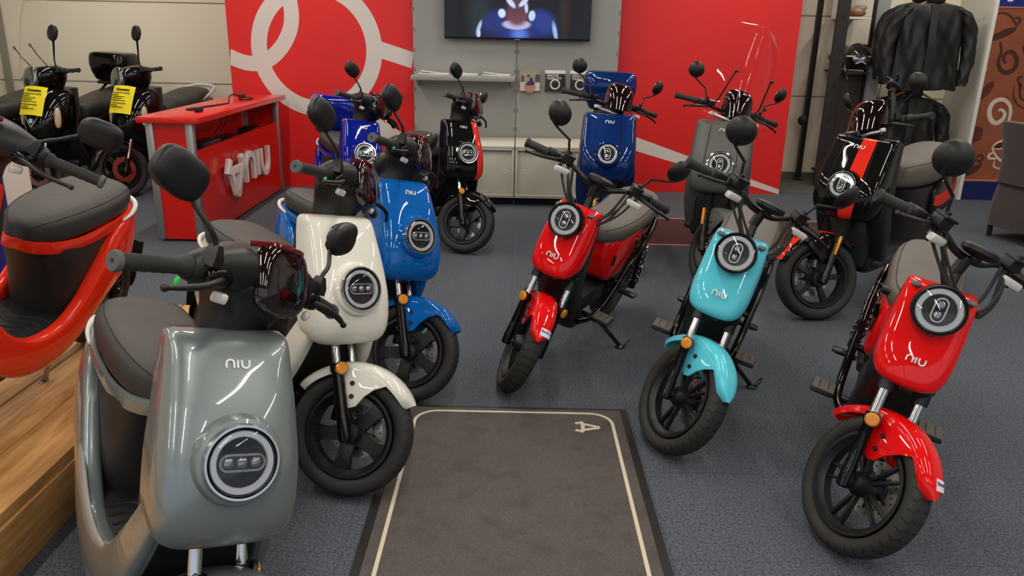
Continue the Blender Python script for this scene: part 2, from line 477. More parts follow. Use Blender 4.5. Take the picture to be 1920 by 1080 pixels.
def mudguard(m, hub, Rm, w, a0, a1, mats='paint', bracket=True, name='front_mudguard', steer=True, drop=.03, ystripe=None, tip=.4, flare=0.0):
    mb = MB(); secs = []; N = 22; K = 16
    for i in range(N + 1):
        f = i / N; a = radians(a0 + (a1 - a0) * f)
        e = min(f, 1 - f) / .24; sc = 1.0 if e >= 1 else tip + (1 - tip) * sqrt(max(0, 1 - (1 - e) ** 2))
        Rf = Rm + flare * max(0, (degrees(a) - 125) / 45) ** 1.6
        out = []; inn = []
        for k in range(K + 1):
            q = -1 + 2 * k / K
            yy = w * sc * sgnpow(sin(q * pi / 2), .9); dr = drop * (1 - cos(q * pi / 2)) ** 1.3
            for lst, r in ((out, Rf - dr), (inn, Rf - dr - .005)):
                lst.append(V((hub[0] + r * cos(a), yy, hub[2] + r * sin(a))))
        secs.append(out + inn[::-1])
    def cm(i, j):
        if not ystripe: return 0
        q = -1 + 2 * (j + .5) / K
        return 1 if (j < K and ystripe[0] < q < ystripe[1]) else 0
    mb.loft(secs, colmat=cm)
    bolts = []
    if bracket:
        for s in (-1, 1):
            F_ = (Rm - drop) / .21
            poly = [(-.105 * F_, .185 * F_), (-.03, .21 * F_), (.06, .203 * F_), (.088, .188 * F_), (.045, .165), (.02, .135), (.005, .095), (-.02, .08), (-.045, .085), (-.06, .12)]
            M = Matrix.Translation((hub[0], s * w * .97, hub[2])) @ Matrix.Rotation(radians(90), 4, 'X') @ Matrix.Translation((0, 0, -.004))
            mb.prism(poly, .008, M, bev=.002)
            for q in ((-.03, .165), (-.02, .122)):
                bolts.append(MB().lathe([(.001, -.011), (.0065, -.011), (.0085, -.007), (.0085, .007), (.0065, .011), (.001, .011)], M @ Matrix.Translation((q[0], q[1], .004)), 12))
    i = m.P(name, mb, [mats, 'stripe'] if ystripe else mats, steer=steer)
    for b_ in bolts: m.P('bolt', b_, 'black_satin', parent=i)
    return i

def shield(m, sec, e, crown, K=36, stripe=None, name='front_shield', mats=('paint', 'stripe'), e2=None):
    """sec rows: z, x front, x back, half width"""
    secs = []
    rows = cr(sec, 5)
    def ring(z, xf, xb, w):
        D = xf - xb; L = []
        for k in range(K + 1):
            a = pi * k / K
            yy = w * sgnpow(cos(a), 2 / e); s_ = abs(sin(a)) ** (2 / e)
            L.append(V((xb + D * s_ + crown * (1 - (yy / max(w, 1e-4)) ** 2), yy, z)))
        L += [V((xb, -w * .97, z)), V((xb, w * .97, z))]
        return L
    for q in rows: secs.append(ring(*q))
    def cm(i, j):
        if not stripe or j >= K: return 0
        f = i / (len(secs) - 1)
        yy = sgnpow(cos(pi * (j + .5) / K), 2 / e)
        c = stripe(f)
        return 1 if c and c[0] < yy < c[1] else 0
    mb = MB(); mb.loft(secs, colmat=cm)
    return m.P(name, mb, list(mats), ang=50)

def headlamp(m, c, d, R, lens, housing=None, boss=None):
    M = at(c, d)
    mb = MB(); mb.lathe([(R * .2, -.03), (R * .96, -.03), (R * 1.0, .0), (R * 1.0, .006), (R * .95, .011), (R * .9, .009), (R * .88, .0), (R * .2, -.004)], M, 48)
    i = m.P('headlight', mb, 'lamp_dark' if housing is None else 'black_satin')
    if housing:
        h = MB(); h.lathe([(R * .5, -housing), (R * .9, -housing * .9), (R * 1.06, -housing * .5), (R * 1.08, .0), (R * 1.04, .012), (R * .98, .012), (R * .97, -.02)], M, 48)
        m.P('lamp_housing', h, 'black_gloss', parent=i)
    else:
        h = MB(); h.lathe([(R * .99, -.03), (R * 1.07, -.03), (R * 1.09, .0), (R * 1.05, .011), (R * .985, .011), (R * .985, -.01)], M, 48, loop=True)
        m.P('lamp_bezel', h, 'chrome' if not boss else boss, parent=i)
    r = MB(); r.lathe([(R * (.70 if lens == 3 else .65), .004), (R * (.73 if lens == 3 else .68), .0085), (R * .88, .0085), (R * .90, .004)], M, 48, loop=True)
    m.P('light_ring', r, 'led_ring', parent=i)
    p = MB(); hx = R * .36; hy = R * .17
    def pill(hw, hh, z0, z1):
        poly = arc2(hw - hh, 0, hh, -90, 90, 8) + arc2(-(hw - hh), 0, hh, 90, 270, 8)
        return poly, z0, z1
    Mx = M @ (Matrix.Rotation(0 if lens == 3 else pi / 2, 4, 'Z'))
    hw_, hr_ = (.40, .22) if lens == 3 else (.26, .24)
    poly = arc2(R * hw_, 0, R * hr_, -90, 90, 8) + arc2(-R * hw_, 0, R * hr_, 90, 270, 8)
    p.ribbon(poly, R * .03, .01, Mx, closed=True)
    p.cur = 1; p.prism(poly, .004, Mx)
    p.cur = 2
    for q in ([-1, 0, 1] if lens == 3 else [-.62, .62]):
        p.ell((q * R * (.39 if lens == 3 else .36), 0, .004), (R * (.16 if lens == 3 else .19), R * .165, .008), Mx, 14, 8, e=.8)
    m.P('lens_cluster', p, ['satin_metal', 'lamp_dark', 'lamp_lens'], parent=i)
    g = MB(); g.lathe([(.002, .018), (R * .4, .0165), (R * .75, .0135), (R * .93, .010)], M, 40)
    m.P('lamp_glass', g, 'lamp_cover', parent=i)
    return i

def round_mirror(m, base, c, r, elbow, steer=True):
    for s in (-1, 1):
        b = V((base[0], s * base[1], base[2])); q = V((c[0], s * c[1], c[2])); el = V((elbow[0], s * elbow[1], elbow[2]))
        d = V((.86, .45 * s, -.22)).normalized()
        M = at(q, d)
        mb = MB(); mb.lathe([(.002, r * .58), (r * .35, r * .54), (r * .65, r * .42), (r * .88, r * .2), (r, .0), (r * .99, -.006), (r * .93, -.008)], M, 32)
        i = m.P('mirror', mb, 'black_plastic', steer=steer)
        st = MB(); st.tube([b - V((0, 0, .012)), b, b + (el - b) * .9, el, q + d * r * .2 - V((0, 0, r * .75)), q + d * r * .3], .0055, 10, sm=4)
        st.tube([b - V((0, 0, .02)), b + V((0, 0, .018))], .011, 12)
        m.P('mirror_stalk', st, 'black_satin', parent=i)
        g = MB(); g.lathe([(.001, -.009), (r * .92, -.009), (r * .92, -.007), (.001, -.007)], M, 32)
        m.P('mirror_glass', g, 'mirror_glass', parent=i)

def grips(m, a, b, r=.0165, cap=True):
    for s in (-1, 1):
        A = V((a[0], s * a[1], a[2])); B = V((b[0], s * b[1], b[2])); d = (B - A)
        mb = MB(); pts = []; rs = []
        for k in range(15):
            pts.append(A + d * (k / 14)); rs.append(r * (1.0 + (.06 if k % 2 else 0)) * (1.35 if k in (0, 1) else 1))
        mb.tube(pts, rs, 18)
        i = m.P('grip', mb, 'grip_rubber', steer=True, ang=50)
        e = MB(); dn = d.normalized()
        e.lathe([(.003, -.001), (r * 1.22, -.001), (r * 1.28, .004), (r * 1.15, .011), (.005, .011), (.004, .006)], at(B, dn), 24)
        m.P('grip_end', e, 'grip_end' if cap else 'grip_rubber', parent=i)

def lever(m, pts, r=.0062):
    for s in (-1, 1):
        P = [V((p[0], s * p[1], p[2])) for p in pts]
        mb = MB(); n = len(P)
        mb.tube(P, [r * 1.5] + [r * 1.25] * (n - 2) + [r * .85], 10, sm=4)
        mb.ell(P[-1], (r * 1.35,) * 3, None, 12, 8)
        m.P('brake_lever', mb, 'black_satin', steer=True)

def seat_mesh(m, st, e, top_mat, side_mat, seam=True, inset=.8, name='seat'):
    rows = cr(st, 4); K = 28; secs = []
    for x, hw, zt, zb in rows:
        zc = (zt + zb) / 2; h = (zt - zb) / 2
        secs.append([V((x, hw * sgnpow(cos(2 * pi * k / K), 2 / e), zc + h * sgnpow(sin(2 * pi * k / K), 2 / e))) for k in range(K)])
    k0, k1 = 3, 11
    mb = MB(); mb.loft(secs, colmat=lambda i, j: 0 if k0 <= j < k1 and 2 < i < len(secs) - 3 else 1)
    i = m.P(name, mb, [top_mat, side_mat], ang=70)
    if seam:
        t = MB()
        L = [q[k0] + V((0, 0, .0005)) for q in secs[3:-3]]; Rr = [q[k1] + V((0, 0, .0005)) for q in secs[3:-3]]
        t.tube(L + Rr[::-1] + [L[0]], .0018, 6)
        m.P('seat_seam', t, 'seam', parent=i)
    return i

def kickstand(m, hinge, foot, mat_='black_satin', loop=False):
    h, f = V(hinge), V(foot)
    mb = MB(); d = (f - h)
    mb.tube([h, h + d * .5, f + V((0, 0, .012))], [.011, .0105, .010], 10)
    mb.tube([h + V((.02, .012, -.02)), h + d * .55 + V((.012, .01, 0))], .004, 8)
    mb.box(f + V((0, .008, .006)), (.05, .04, .012), .004)
    if loop:
        c = f + V((-.01, .02, .03)); mb.tube([c + V((.03 * cos(2 * pi * k / 12), .012 * sin(2 * pi * k / 12) + .01, .028 * sin(2 * pi * k / 12))) for k in range(13)], .0028, 6)
    m.P('kickstand', mb, mat_, pivot=hinge, kind='stand', foot=foot)

def shocks(m, a, b, y, rc=.026):
    for s in (-1, 1):
        A = V((a[0], s * y, a[2])); B = V((b[0], s * y, b[2])); d = B - A; ln = d.length
        mb = MB(); mb.tube([A, B], .011, 10); mb.tube([A, A + d * .12], .02, 12); mb.tube([A + d * .9, B], .02, 12)
        i = m.P('rear_shock', mb, 'black_satin')
        sp = MB(); u = d.normalized(); p = u.orthogonal().normalized(); q = u.cross(p); pts = []
        for k in range(8 * 12 + 1):
            t = k / (8 * 12); an = 2 * pi * k / 12
            pts.append(A + d * (.12 + .76 * t) + (p * cos(an) + q * sin(an)) * rc)
        sp.tube(pts, .0042, 6); m.P('spring', sp, 'black_gloss', parent=i)

def reflector(m, hub, y, L, ny, r=.021, fwd=.022):
    for s in (-1, 1):
        c = V(hub) + V((0, s * y, 0)) + AX * L + V((fwd, s * ny, 0))
        d = V((.62, .75 * s, .12)).normalized()
        mb = MB(); mb.lathe([(.002, .012), (r * .8, .011), (r, .007), (r, -.004), (.002, -.006)], at(c, d), 24)
        mb.cur = 1; mb.lathe([(r * .98, .004), (r * 1.12, .004), (r * 1.12, -.007), (.002, -.009)], at(c, d), 24)
        mb.tube([V(hub) + V((0, s * y, 0)) + AX * L, c], .007, 8)
        m.P('reflector', mb, ['amber', 'black_satin'], steer=True)

def cable(mb, a, b, sag, r=.004, sm=8):
    a, b = V(a), V(b); mb.tube([a, a + (b - a) * .3 + V(sag), a + (b - a) * .7 + V(sag) * .8, b], r, 8, sm=sm)

# ------------------------------------------------------------------ model M : rounded scooter, three-lens lamp
def build_M():
    m = Model((.60, 0, .213), .035); hub = m.hub
    sec = [(.914, .384, .35, .100), (.911, .402, .34, .117), (.902, .418, .335, .126), (.885, .436, .335, .129), (.85, .462, .345, .132), (.80, .495, .365, .137), (.74, .528, .39, .143), (.68, .555, .41, .148), (.62, .570, .43, .149), (.57, .574, .445, .146), (.535, .565, .46, .135), (.515, .548, .47, .116), (.508, .522, .475, .09)]
    st = lambda f: (.50, .86) if f > .1 else None
    sh = shield(m, sec, 5.2, .010, K=48, stripe=st)
    m.P('brand_letters', logo_mb(.047, at((.4565, 0, .872), (.82, 0, .57)), .003), 'brand', parent=sh)
    # raised ring round the lamp
    lc, ld = V((.566, 0, .706)), V((cos(radians(18)), 0, sin(radians(18))))
    b = MB(); b.lathe([(.098, -.04), (.092, -.016), (.085, .001), (.077, .004), (.074, -.03)], at(lc, ld), 48)
    m.P('lamp_surround', b, 'paint', parent=sh)
    headlamp(m, lc + ld * .005, ld, .0705, 3)
    i = MB(); i.sweep(cr([(.335, 0, .905, .112, .03), (.335, 0, .80, .125, .035), (.375, 0, .62, .132, .045), (.36, 0, .45, .125, .05), (.27, 0, .33, .125, .05), (.2, 0, .30, .12, .03)], 4), 24, 5)
    m.P('inner_panel', i, 'dark_plastic')
    for s in (-1, 1):
        rows = [(.47, .122 * s, .585, .020, .035), (.445, .130 * s, .53, .022, .05), (.385, .146 * s, .425, .024, .06), (.295, .152 * s, .325, .026, .066), (.16, .155 * s, .262, .028, .068), (0, .156 * s, .256, .028, .068), (-.15, .156 * s, .305, .028, .072), (-.30, .153 * s, .400, .028, .086), (-.45, .146 * s, .488, .030, .112), (-.57, .122 * s, .555, .034, .098), (-.66, .078 * s, .605, .035, .055), (-.70, .045 * s, .625, .02, .02)]
        rows = [(q[0], q[1] * .90) + q[2:] for q in rows]
        b = MB(); b.sweep(cr(rows, 4), 18, 3.4)
        m.P('body_panel', b, 'paint')
    t = MB(); secs = []
    for x, hw, zc, hz in cr([(-.36, .12, .56, .04), (-.48, .125, .575, .045), (-.60, .105, .585, .05), (-.68, .07, .60, .045), (-.72, .03, .615, .02)], 4):
        secs.append([V((x, hw * sgnpow(cos(2 * pi * k / 24), .7), zc + hz * sgnpow(sin(2 * pi * k / 24), .7))) for k in range(24)])
    t.loft(secs); tl = m.P('tail_cover', t, 'paint')
    r = MB(); r.ell((-.715, 0, .585), (.02, .06, .022), e=.8); m.P('tail_light', r, 'tail_red', parent=tl)
    # painted rim below the seat
    r = MB(); out = cr([(.040, .0, .603), (.032, .05, .599), (-.02, .098, .596), (-.15, .125, .594), (-.30, .139, .606), (-.45, .140, .618), (-.56, .124, .632), (-.62, .09, .645)], 5)
    path = [(x, y, z) for x, y, z in out[::-1]] + [(x, -y, z) for x, y, z in out[1:]]
    secs = [[V((x * .98 - .004, y * .90, z - .022)), V((x + .002, y * .975, z - .021)), V((x + .005, y * 1.02, z - .002)), V((x + .003, y * 1.012, z + .020)), V((x - .004, y * .93, z + .022))] for x, y, z in path]
    r.loft(secs); m.P('seat_rim', r, 'rim_paint')
    b = MB(); secs = []
    for z, x0, x1, hw in cr([(.29, -.09, -.46, .12), (.36, -.075, -.50, .122), (.45, -.05, -.53, .122), (.54, -.01, -.55, .125), (.585, .01, -.56, .125)], 3):
        cx, hx = (x0 + x1) / 2, (x0 - x1) / 2
        secs.append([V((cx + hx * sgnpow(cos(2 * pi * k / 32), .5), hw * sgnpow(sin(2 * pi * k / 32), .6), z)) for k in range(32)])
    b.loft(secs); m.P('seat_base', b, 'dark_plastic')
    f = MB(); f.box((.09, 0, .302), (.46, .27, .03), .012)
    for k in range(7): f.tube([(.27 - k * .045, -.115, .318), (.255 - k * .045, -.06, .318), (.285 - k * .045, 0, .318), (.255 - k * .045, .06, .318), (.27 - k * .045, .115, .318)], .0035, 6, sm=3)
    m.P('floorboard', f, 'black_plastic')
    u = MB(); u.box((.05, 0, .245), (.62, .26, .09), .03); u.box((-.30, 0, .30), (.34, .2, .14), .03); m.P('underbody', u, 'black_satin')
    seat_mesh(m, [(.042, .02, .650, .61), (.028, .055, .685, .597), (-.03, .098, .708, .592), (-.15, .126, .722, .598), (-.30, .139, .730, .610), (-.45, .139, .738, .622), (-.56, .122, .742, .635), (-.62, .088, .736, .648), (-.645, .03, .715, .668)], 2.9, 'seat_vinyl', 'seat_side')
    g = MB(); g.tube([(-.47, .142, .625), (-.57, .135, .64), (-.655, .10, .66), (-.695, 0, .668), (-.655, -.10, .66), (-.57, -.135, .64), (-.47, -.142, .625)], [.004, .009, .012, .012, .012, .009, .004], 12, sm=5)
    m.P('grab_rail', g, 'rail_silver')
    fork(m, hub, .074, .0205, .235, .0145, .44)
    c = MB(); p = hub + AX * .40; c.box((0, 0, 0), (.06, .20, .03), .008, at(p, AX)); c.tube([p, p + AX * .35], .026, 14); m.P('fork_crown', c, 'black_satin', steer=True)
    wheel(m, 'front_wheel', hub, .213, .046, .143, 'five', .052, .092, True, 'tyre_slash')
    k = MB(); k.box((hub.x - .085, .062, hub.z + .045), (.05, .035, .075), .01); m.P('brake_caliper', k, 'black_satin', steer=True)
    mudguard(m, hub, .240, .060, 39, 156, flare=.02)
    reflector(m, hub, .074, .225, .018)
    # bars
    h = MB(); secs = []
    for y, cx, cz, rx, rz in cr([(-.215, .283, 1.014, .022, .024), (-.20, .285, 1.017, .03, .032), (-.15, .288, 1.03, .045, .042), (-.09, .282, 1.035, .066, .054), (0, .272, 1.03, .08, .066), (.09, .282, 1.035, .066, .054), (.15, .288, 1.03, .045, .042), (.20, .285, 1.017, .03, .032), (.215, .283, 1.014, .022, .024)], 5):
        secs.append([V((cx + rx * sgnpow(cos(2 * pi * q / 24), .8), y, cz + rz * sgnpow(sin(2 * pi * q / 24), .8))) for q in range(24)])
    h.loft(secs); secs = []
    for z, cx, rx, ry in cr([(.885, .262, .060, .072), (.94, .266, .072, .082), (.985, .274, .084, .115), (1.02, .278, .08, .125), (1.045, .275, .06, .09)], 4):
        secs.append([V((cx + rx * sgnpow(cos(2 * pi * q / 28), .75), ry * sgnpow(sin(2 * pi * q / 28), .75), z)) for q in range(28)])
    h.loft(secs)
    hc = m.P('handlebar_cover', h, 'black_plastic', steer=True)
    v = MB(); vm = at((.345, 0, 1.043), (.93, 0, .37)); v.ell((0, 0, 0), (.084, .082, .030), vm, 40, 20, e=.68)
    m.P('visor', v, 'smoked_visor', parent=hc)
    v = MB(); v.tube([(.30, .085, 1.098), (.335, .05, 1.112), (.345, 0, 1.114), (.335, -.05, 1.112), (.30, -.085, 1.098)], .006, 8, sm=5); m.P('visor_band', v, 'red_visor', parent=hc)
    for s in (-1, 1):
        b = MB(); b.box((0, 0, 0), (.034, .022, .018), .006, at((.335, .155 * s, .975), (.8, .5 * s, -.25)))
        m.P('turn_signal', b, 'signal_clear', parent=hc)
        b = MB(); b.ell((.325, .165 * s, 1.012), (.016, .035, .022), e=.8); m.P('lever_pocket', b, 'black_gloss', parent=hc)
    b = MB(); b.ell((.322, -.268, .985), (.006, .006, .012)); m.P('brake_tag', b, 'green_tag', parent=hc, label='green tab at the brake lever')
    grips(m, (.284, .212, 1.015), (.266, .362, .990))
    lever(m, [(.325, .15, 1.012), (.352, .20, 1.006), (.362, .25, .992), (.345, .315, .974)])
    for s in (-1, 1):
        q = V((.259, .296 * s, 1.181)); bse = V((.312, .19 * s, 1.045))
        d = V((.95, .2 * s, .0)).normalized()
        mb = MB(); mb.ell((0, 0, 0), (.062, .044, .024), at(q, d, (.1, -.25 * s, 1)), 28, 14, e=.72)
        i = m.P('mirror', mb, 'black_plastic', steer=True)
        t = MB(); t.tube([bse + V((0, 0, .01)), bse + V((-.002, .006 * s, .035)), bse + V((-.012, .03 * s, .06)), q + V((.0, -.035 * s, -.03)), q], .0058, 10, sm=4)
        t.loft([[bse + V((a * sc, b_ * sc, z)) for a, b_ in ((-.02, -.014), (.02, -.014), (.02, .014), (-.02, .014))] for z, sc in ((-.014, 1.0), (.004, .95), (.03, .5))])
        m.P('mirror_stalk', t, 'black_satin', parent=i)
        g = MB(); g.ell((0, 0, -.018), (.054, .037, .008), at(q, d, (.1, -.25 * s, 1)), 24, 8, e=.72); m.P('mirror_glass', g, 'mirror_glass', parent=i)
    # rear
    rw = (-.53, 0, .213)
    wheel(m, 'rear_wheel', rw, .213, .048, .143, 'five', 0, 0, False, 'tyre_slash')
    mm = MB(); mm.lathe([(.02, -.055), (.10, -.05), (.112, 0), (.10, .05), (.02, .055)], Matrix.Translation(V(rw)) @ RY, 32); m.P('hub_motor', mm, 'satin_metal')
    s_ = MB()
    for y in (-.085, .085): s_.tube([(-.28, y, .27), (-.40, y, .235), (-.53, y, .213)], [.022, .02, .022], 10)
    m.P('swingarm', s_, 'black_satin')
    shocks(m, (-.48, 0, .25), (-.42, 0, .48), .10)
    mudguard(m, rw, .248, .06, 60, 190, mats='black_plastic', bracket=False, name='rear_mudguard', steer=False)
    pl = MB(); pl.box((-.74, 0, .36), (.01, .15, .12), .003); pl.tube([(-.56, 0, .52), (-.68, 0, .46), (-.738, 0, .40)], .014, 8); m.P('plate_holder', pl, 'black_plastic')
    kickstand(m, (-.05, .11, .22), (-.10, .22, .035), 'satin_metal')
    bars = ('handlebar_cover', 'visor', 'visor_band', 'turn_signal', 'lever_pocket', 'brake_tag', 'grip', 'grip_end', 'brake_lever', 'mirror', 'mirror_stalk', 'mirror_glass')
    for p in m.parts:
        if p['name'] in bars: p['me'].transform(Matrix.Translation((.03, 0, 0)))
    # the tail half is compact
    for p in m.parts:
        if p['name'] in ('seat', 'seat_seam', 'seat_rim', 'seat_base', 'body_panel', 'tail_cover', 'tail_light', 'grab_rail'):
            for v in p['me'].vertices:
                if v.co.x < 0: v.co.x *= .83
    return m

# ------------------------------------------------------------------ model N : tall angular scooter
def build_N():
    m = Model((.64, 0, .2335)); hub = m.hub
    sec = [(1.004, .365, .345, .150), (1.0, .398, .34, .166), (.985, .418, .34, .173), (.95, .440, .35, .176), (.88, .485, .37, .181), (.80, .535, .40, .187), (.74, .560, .41, .190), (.68, .572, .43, .188), (.63, .572, .44, .178), (.60, .565, .445, .165), (.582, .55, .45, .150), (.572, .53, .46, .135)]
    def st(f): 
        return (.15, .43) if f > .09 else None
    sh = shield(m, sec, 5.5, .022, K=64, stripe=st)
    m.P('brand_letters', logo_mb(.055, at((.461, 0, .957), (.83, 0, .55)), .003), 'brand', parent=sh)
    for s in (-1, 1):
        q = MB(); q.tube([(.445, s * .085, .985), (.585, s * .10, .75)], .0018, 6); m.P('panel_line', q, 'seam', parent=sh)
    lc, ld = V((.592, 0, .762)), V((cos(radians(20)), 0, sin(radians(20))))
    b = MB(); b.lathe([(.098, -.05), (.091, -.02), (.084, .0), (.078, .003), (.075, -.03)], at(lc, ld), 48); m.P('lamp_surround', b, 'lampring', parent=sh)
    headlamp(m, lc + ld * .004, ld, .0715, 2, boss='lampring')
    l = MB(); secs = []
    for z, xf, xb, w_ in cr([(.985, .36, .31, .178), (.90, .40, .32, .184), (.75, .46, .33, .194), (.62, .475, .33, .2), (.50, .43, .30, .2), (.40, .38, .27, .19), (.31, .33, .22, .175), (.285, .31, .2, .16)], 4):
        secs.append([V(((xf + xb) / 2 + (xf - xb) / 2 * sgnpow(cos(2 * pi * k / 36), .45), w_ * sgnpow(sin(2 * pi * k / 36), .35), z)) for k in range(36)])
    l.loft(secs); m.P('leg_shield', l, 'legs')
    # hollow dark wheel arch in front of the leg shield
    b = MB(); b.box((.385, 0, .45), (.16, .25, .34), .05); m.P('wheel_arch', b, 'black_satin')
    f = MB(); f.box((.08, 0, .305), (.52, .36, .05), .018)
    for k in range(9): f.box((.10, -.14 + .035 * k, .333), (.42, .012, .008), .003)
    m.P('floorboard', f, 'dark_plastic')
    b = MB(); b.box((-.02, 0, .30), (.80, .28, .12), .04); m.P('underbody', b, 'black_satin')
    b = MB(); secs = []
    for z, x0, x1, hw in cr([(.32, -.14, -.62, .14), (.45, -.12, -.66, .15), (.60, -.06, -.72, .155), (.68, -.02, -.74, .15)], 3):
        cx, hx = (x0 + x1) / 2, (x0 - x1) / 2
        secs.append([V((cx + hx * sgnpow(cos(2 * pi * k / 32), .5), hw * sgnpow(sin(2 * pi * k / 32), .55), z)) for k in range(32)])
    b.loft(secs); m.P('seat_base', b, 'dark_plastic')
    for s in (-1, 1):
        b = MB(); rows = [(-.28, s * .155, .60, .02, .05), (-.36, s * .165, .60, .026, .10), (-.52, s * .16, .63, .028, .105), (-.70, s * .12, .69, .03, .075), (-.82, s * .07, .73, .02, .03)]
        rr = cr(rows, 5); K = 20; secs = []
        P_ = [V(q[:3]) for q in rr]
        for i, q in enumerate(rr):
            t = (P_[min(i + 1, len(P_) - 1)] - P_[max(i - 1, 0)]).normalized(); yy = V((0, 1, 0)); yy = (yy - t * t.y).normalized(); nn = yy.cross(t)
            secs.append([P_[i] + yy * q[3] * sgnpow(cos(2 * pi * k / K), .6) + nn * q[4] * sgnpow(sin(2 * pi * k / K), .8) for k in range(K)])
        b.loft(secs, colmat=lambda i, j: 1 if j in ((0, 19) if s > 0 else (9, 10)) and i > 1 else 0)
        m.P('side_panel', b, ['shell', 'stripe'])
    seat_mesh(m, [(.0, .05, .80, .70), (-.02, .11, .83, .685), (-.10, .145, .845, .675), (-.25, .155, .848, .67), (-.40, .158, .872, .67), (-.55, .15, .895, .69), (-.68, .12, .90, .72), (-.74, .06, .88, .76)], 3.2, 'seat_taupe', 'seat_taupe')
    g = MB(); g.tube([(-.55, .165, .77), (-.70, .15, .80), (-.84, .10, .83), (-.86, 0, .835), (-.84, -.10, .83), (-.70, -.15, .80), (-.55, -.165, .77)], .012, 10, sm=4); m.P('grab_rail', g, 'black_satin')
    r = MB(); r.ell((-.83, 0, .70), (.03, .08, .03), e=.8); m.P('tail_light', r, 'tail_red')
    fork(m, hub, .085, .021, .24, .016, .48, gaiter=True)
    c = MB(); p = hub + AX * .46; c.box((0, 0, 0), (.06, .22, .03), .008, at(p, AX)); c.tube([p, p + AX * .42], .026, 14); m.P('fork_crown', c, 'black_satin', steer=True)
    wheel(m, 'front_wheel', hub, .2335, .05, .155, 'y', -.055, .105, True, 'tyre_slash')
    k = MB(); k.box((hub.x - .09, -.068, hub.z + .05), (.055, .04, .08), .01); m.P('brake_caliper', k, 'black_satin', steer=True)
    mudguard(m, hub, .268, .07, 30, 140, mats='fender', bracket=True, ystripe=(-.62, .62), tip=.8)
    for s in (-1, 1):
        b = MB(); pp = hub + V((.01, s * .112, 0)) + AX * .20; b.box((0, 0, 0), (.02, .014, .11), .006, at(pp, AX)); m.P('reflector', b, 'amber', steer=True)
    # bars
    h = MB(); h.tube([(.185, -.37, 1.056), (.215, -.22, 1.062), (.235, -.12, 1.05), (.245, 0, 1.035), (.235, .12, 1.05), (.215, .22, 1.062), (.185, .37, 1.056)], .0115, 12, sm=5)
    h.box((.26, 0, 1.02), (.12, .10, .05), .015); h.tube([(.22, 0, .95), (.24, 0, 1.03)], .03, 14)
    hb = m.P('handlebar', h, 'black_satin', steer=True)
    b = MB(); b.tube([(.31, .15, 1.01), (.345, .08, 1.005), (.355, 0, 1.0), (.345, -.08, 1.005), (.31, -.15, 1.01)], .012, 10, sm=4); m.P('handlebar_bracket', b, 'satin_metal', parent=hb)
    v = MB(); vm = at((.325, 0, 1.115), (.80, 0, .6)); secs = []
    for q in range(9):
        f_ = q / 8; z = 1.035 + .165 * sin(f_ * pi / 2); hw = .088 * (1 - .85 * f_ ** 4); xf = .40 - .085 * f_ - .035 * f_ ** 3; D = .10 - .07 * f_ ** 2
        secs.append([V((xf - D + D * sgnpow(cos(2 * pi * k / 30), .8), hw * sgnpow(sin(2 * pi * k / 30), .75), z)) for k in range(30)])
    v.loft(secs); m.P('cockpit_visor', v, 'visor', parent=hb)
    b = MB(); b.box((0, 0, 0), (.13, .085, .02), .008, at((.265, 0, 1.13), (-.55, 0, .83), (0, 1, 0))); m.P('dash_display', b, 'lamp_dark', parent=hb)
    for s in (-1, 1):
        b = MB(); b.box((.222, s * .205, 1.063), (.045, .07, .04), .01); b.box((.25, s * .165, 1.075), (.04, .045, .032), .008); m.P('switch_housing', b, 'black_plastic', parent=hb)
        b = MB(); b.box((0, 0, 0), (.024, .055, .022), .006, Matrix.Translation((.305, s * .155, 1.018)) @ Matrix.Rotation(-s * .35, 4, 'Z')); m.P('turn_signal', b, 'signal_clear', parent=hb)
    grips(m, (.208, .245, 1.062), (.180, .374, 1.056), cap=False)
    lever(m, [(.26, .175, 1.05), (.285, .22, 1.045), (.285, .29, 1.03), (.262, .345, 1.012)])
    round_mirror(m, (.245, .20, 1.085), (.205, .318, 1.24), .05, (.225, .225, 1.15))
    # rear
    rw = (-.62, 0, .2335)
    wheel(m, 'rear_wheel', rw, .2335, .055, .155, 'y', 0, 0, False, 'tyre_slash')
    mm = MB(); mm.lathe([(.02, -.055), (.12, -.05), (.13, 0), (.12, .05), (.02, .055)], Matrix.Translation(V(rw)) @ RY, 32); m.P('hub_motor', mm, 'black_satin')
    s_ = MB()
    for y in (-.09, .09): s_.tube([(-.25, y, .30), (-.45, y, .26), (-.62, y, .2335)], [.024, .022, .022], 10)
    m.P('swingarm', s_, 'black_satin')
    shocks(m, (-.58, 0, .28), (-.50, 0, .58), .12)
    mudguard(m, rw, .272, .07, 60, 185, mats='black_plastic', bracket=False, name='rear_mudguard', steer=False)
    kickstand(m, (-.05, .13, .24), (-.10, .27, .0))
    return m

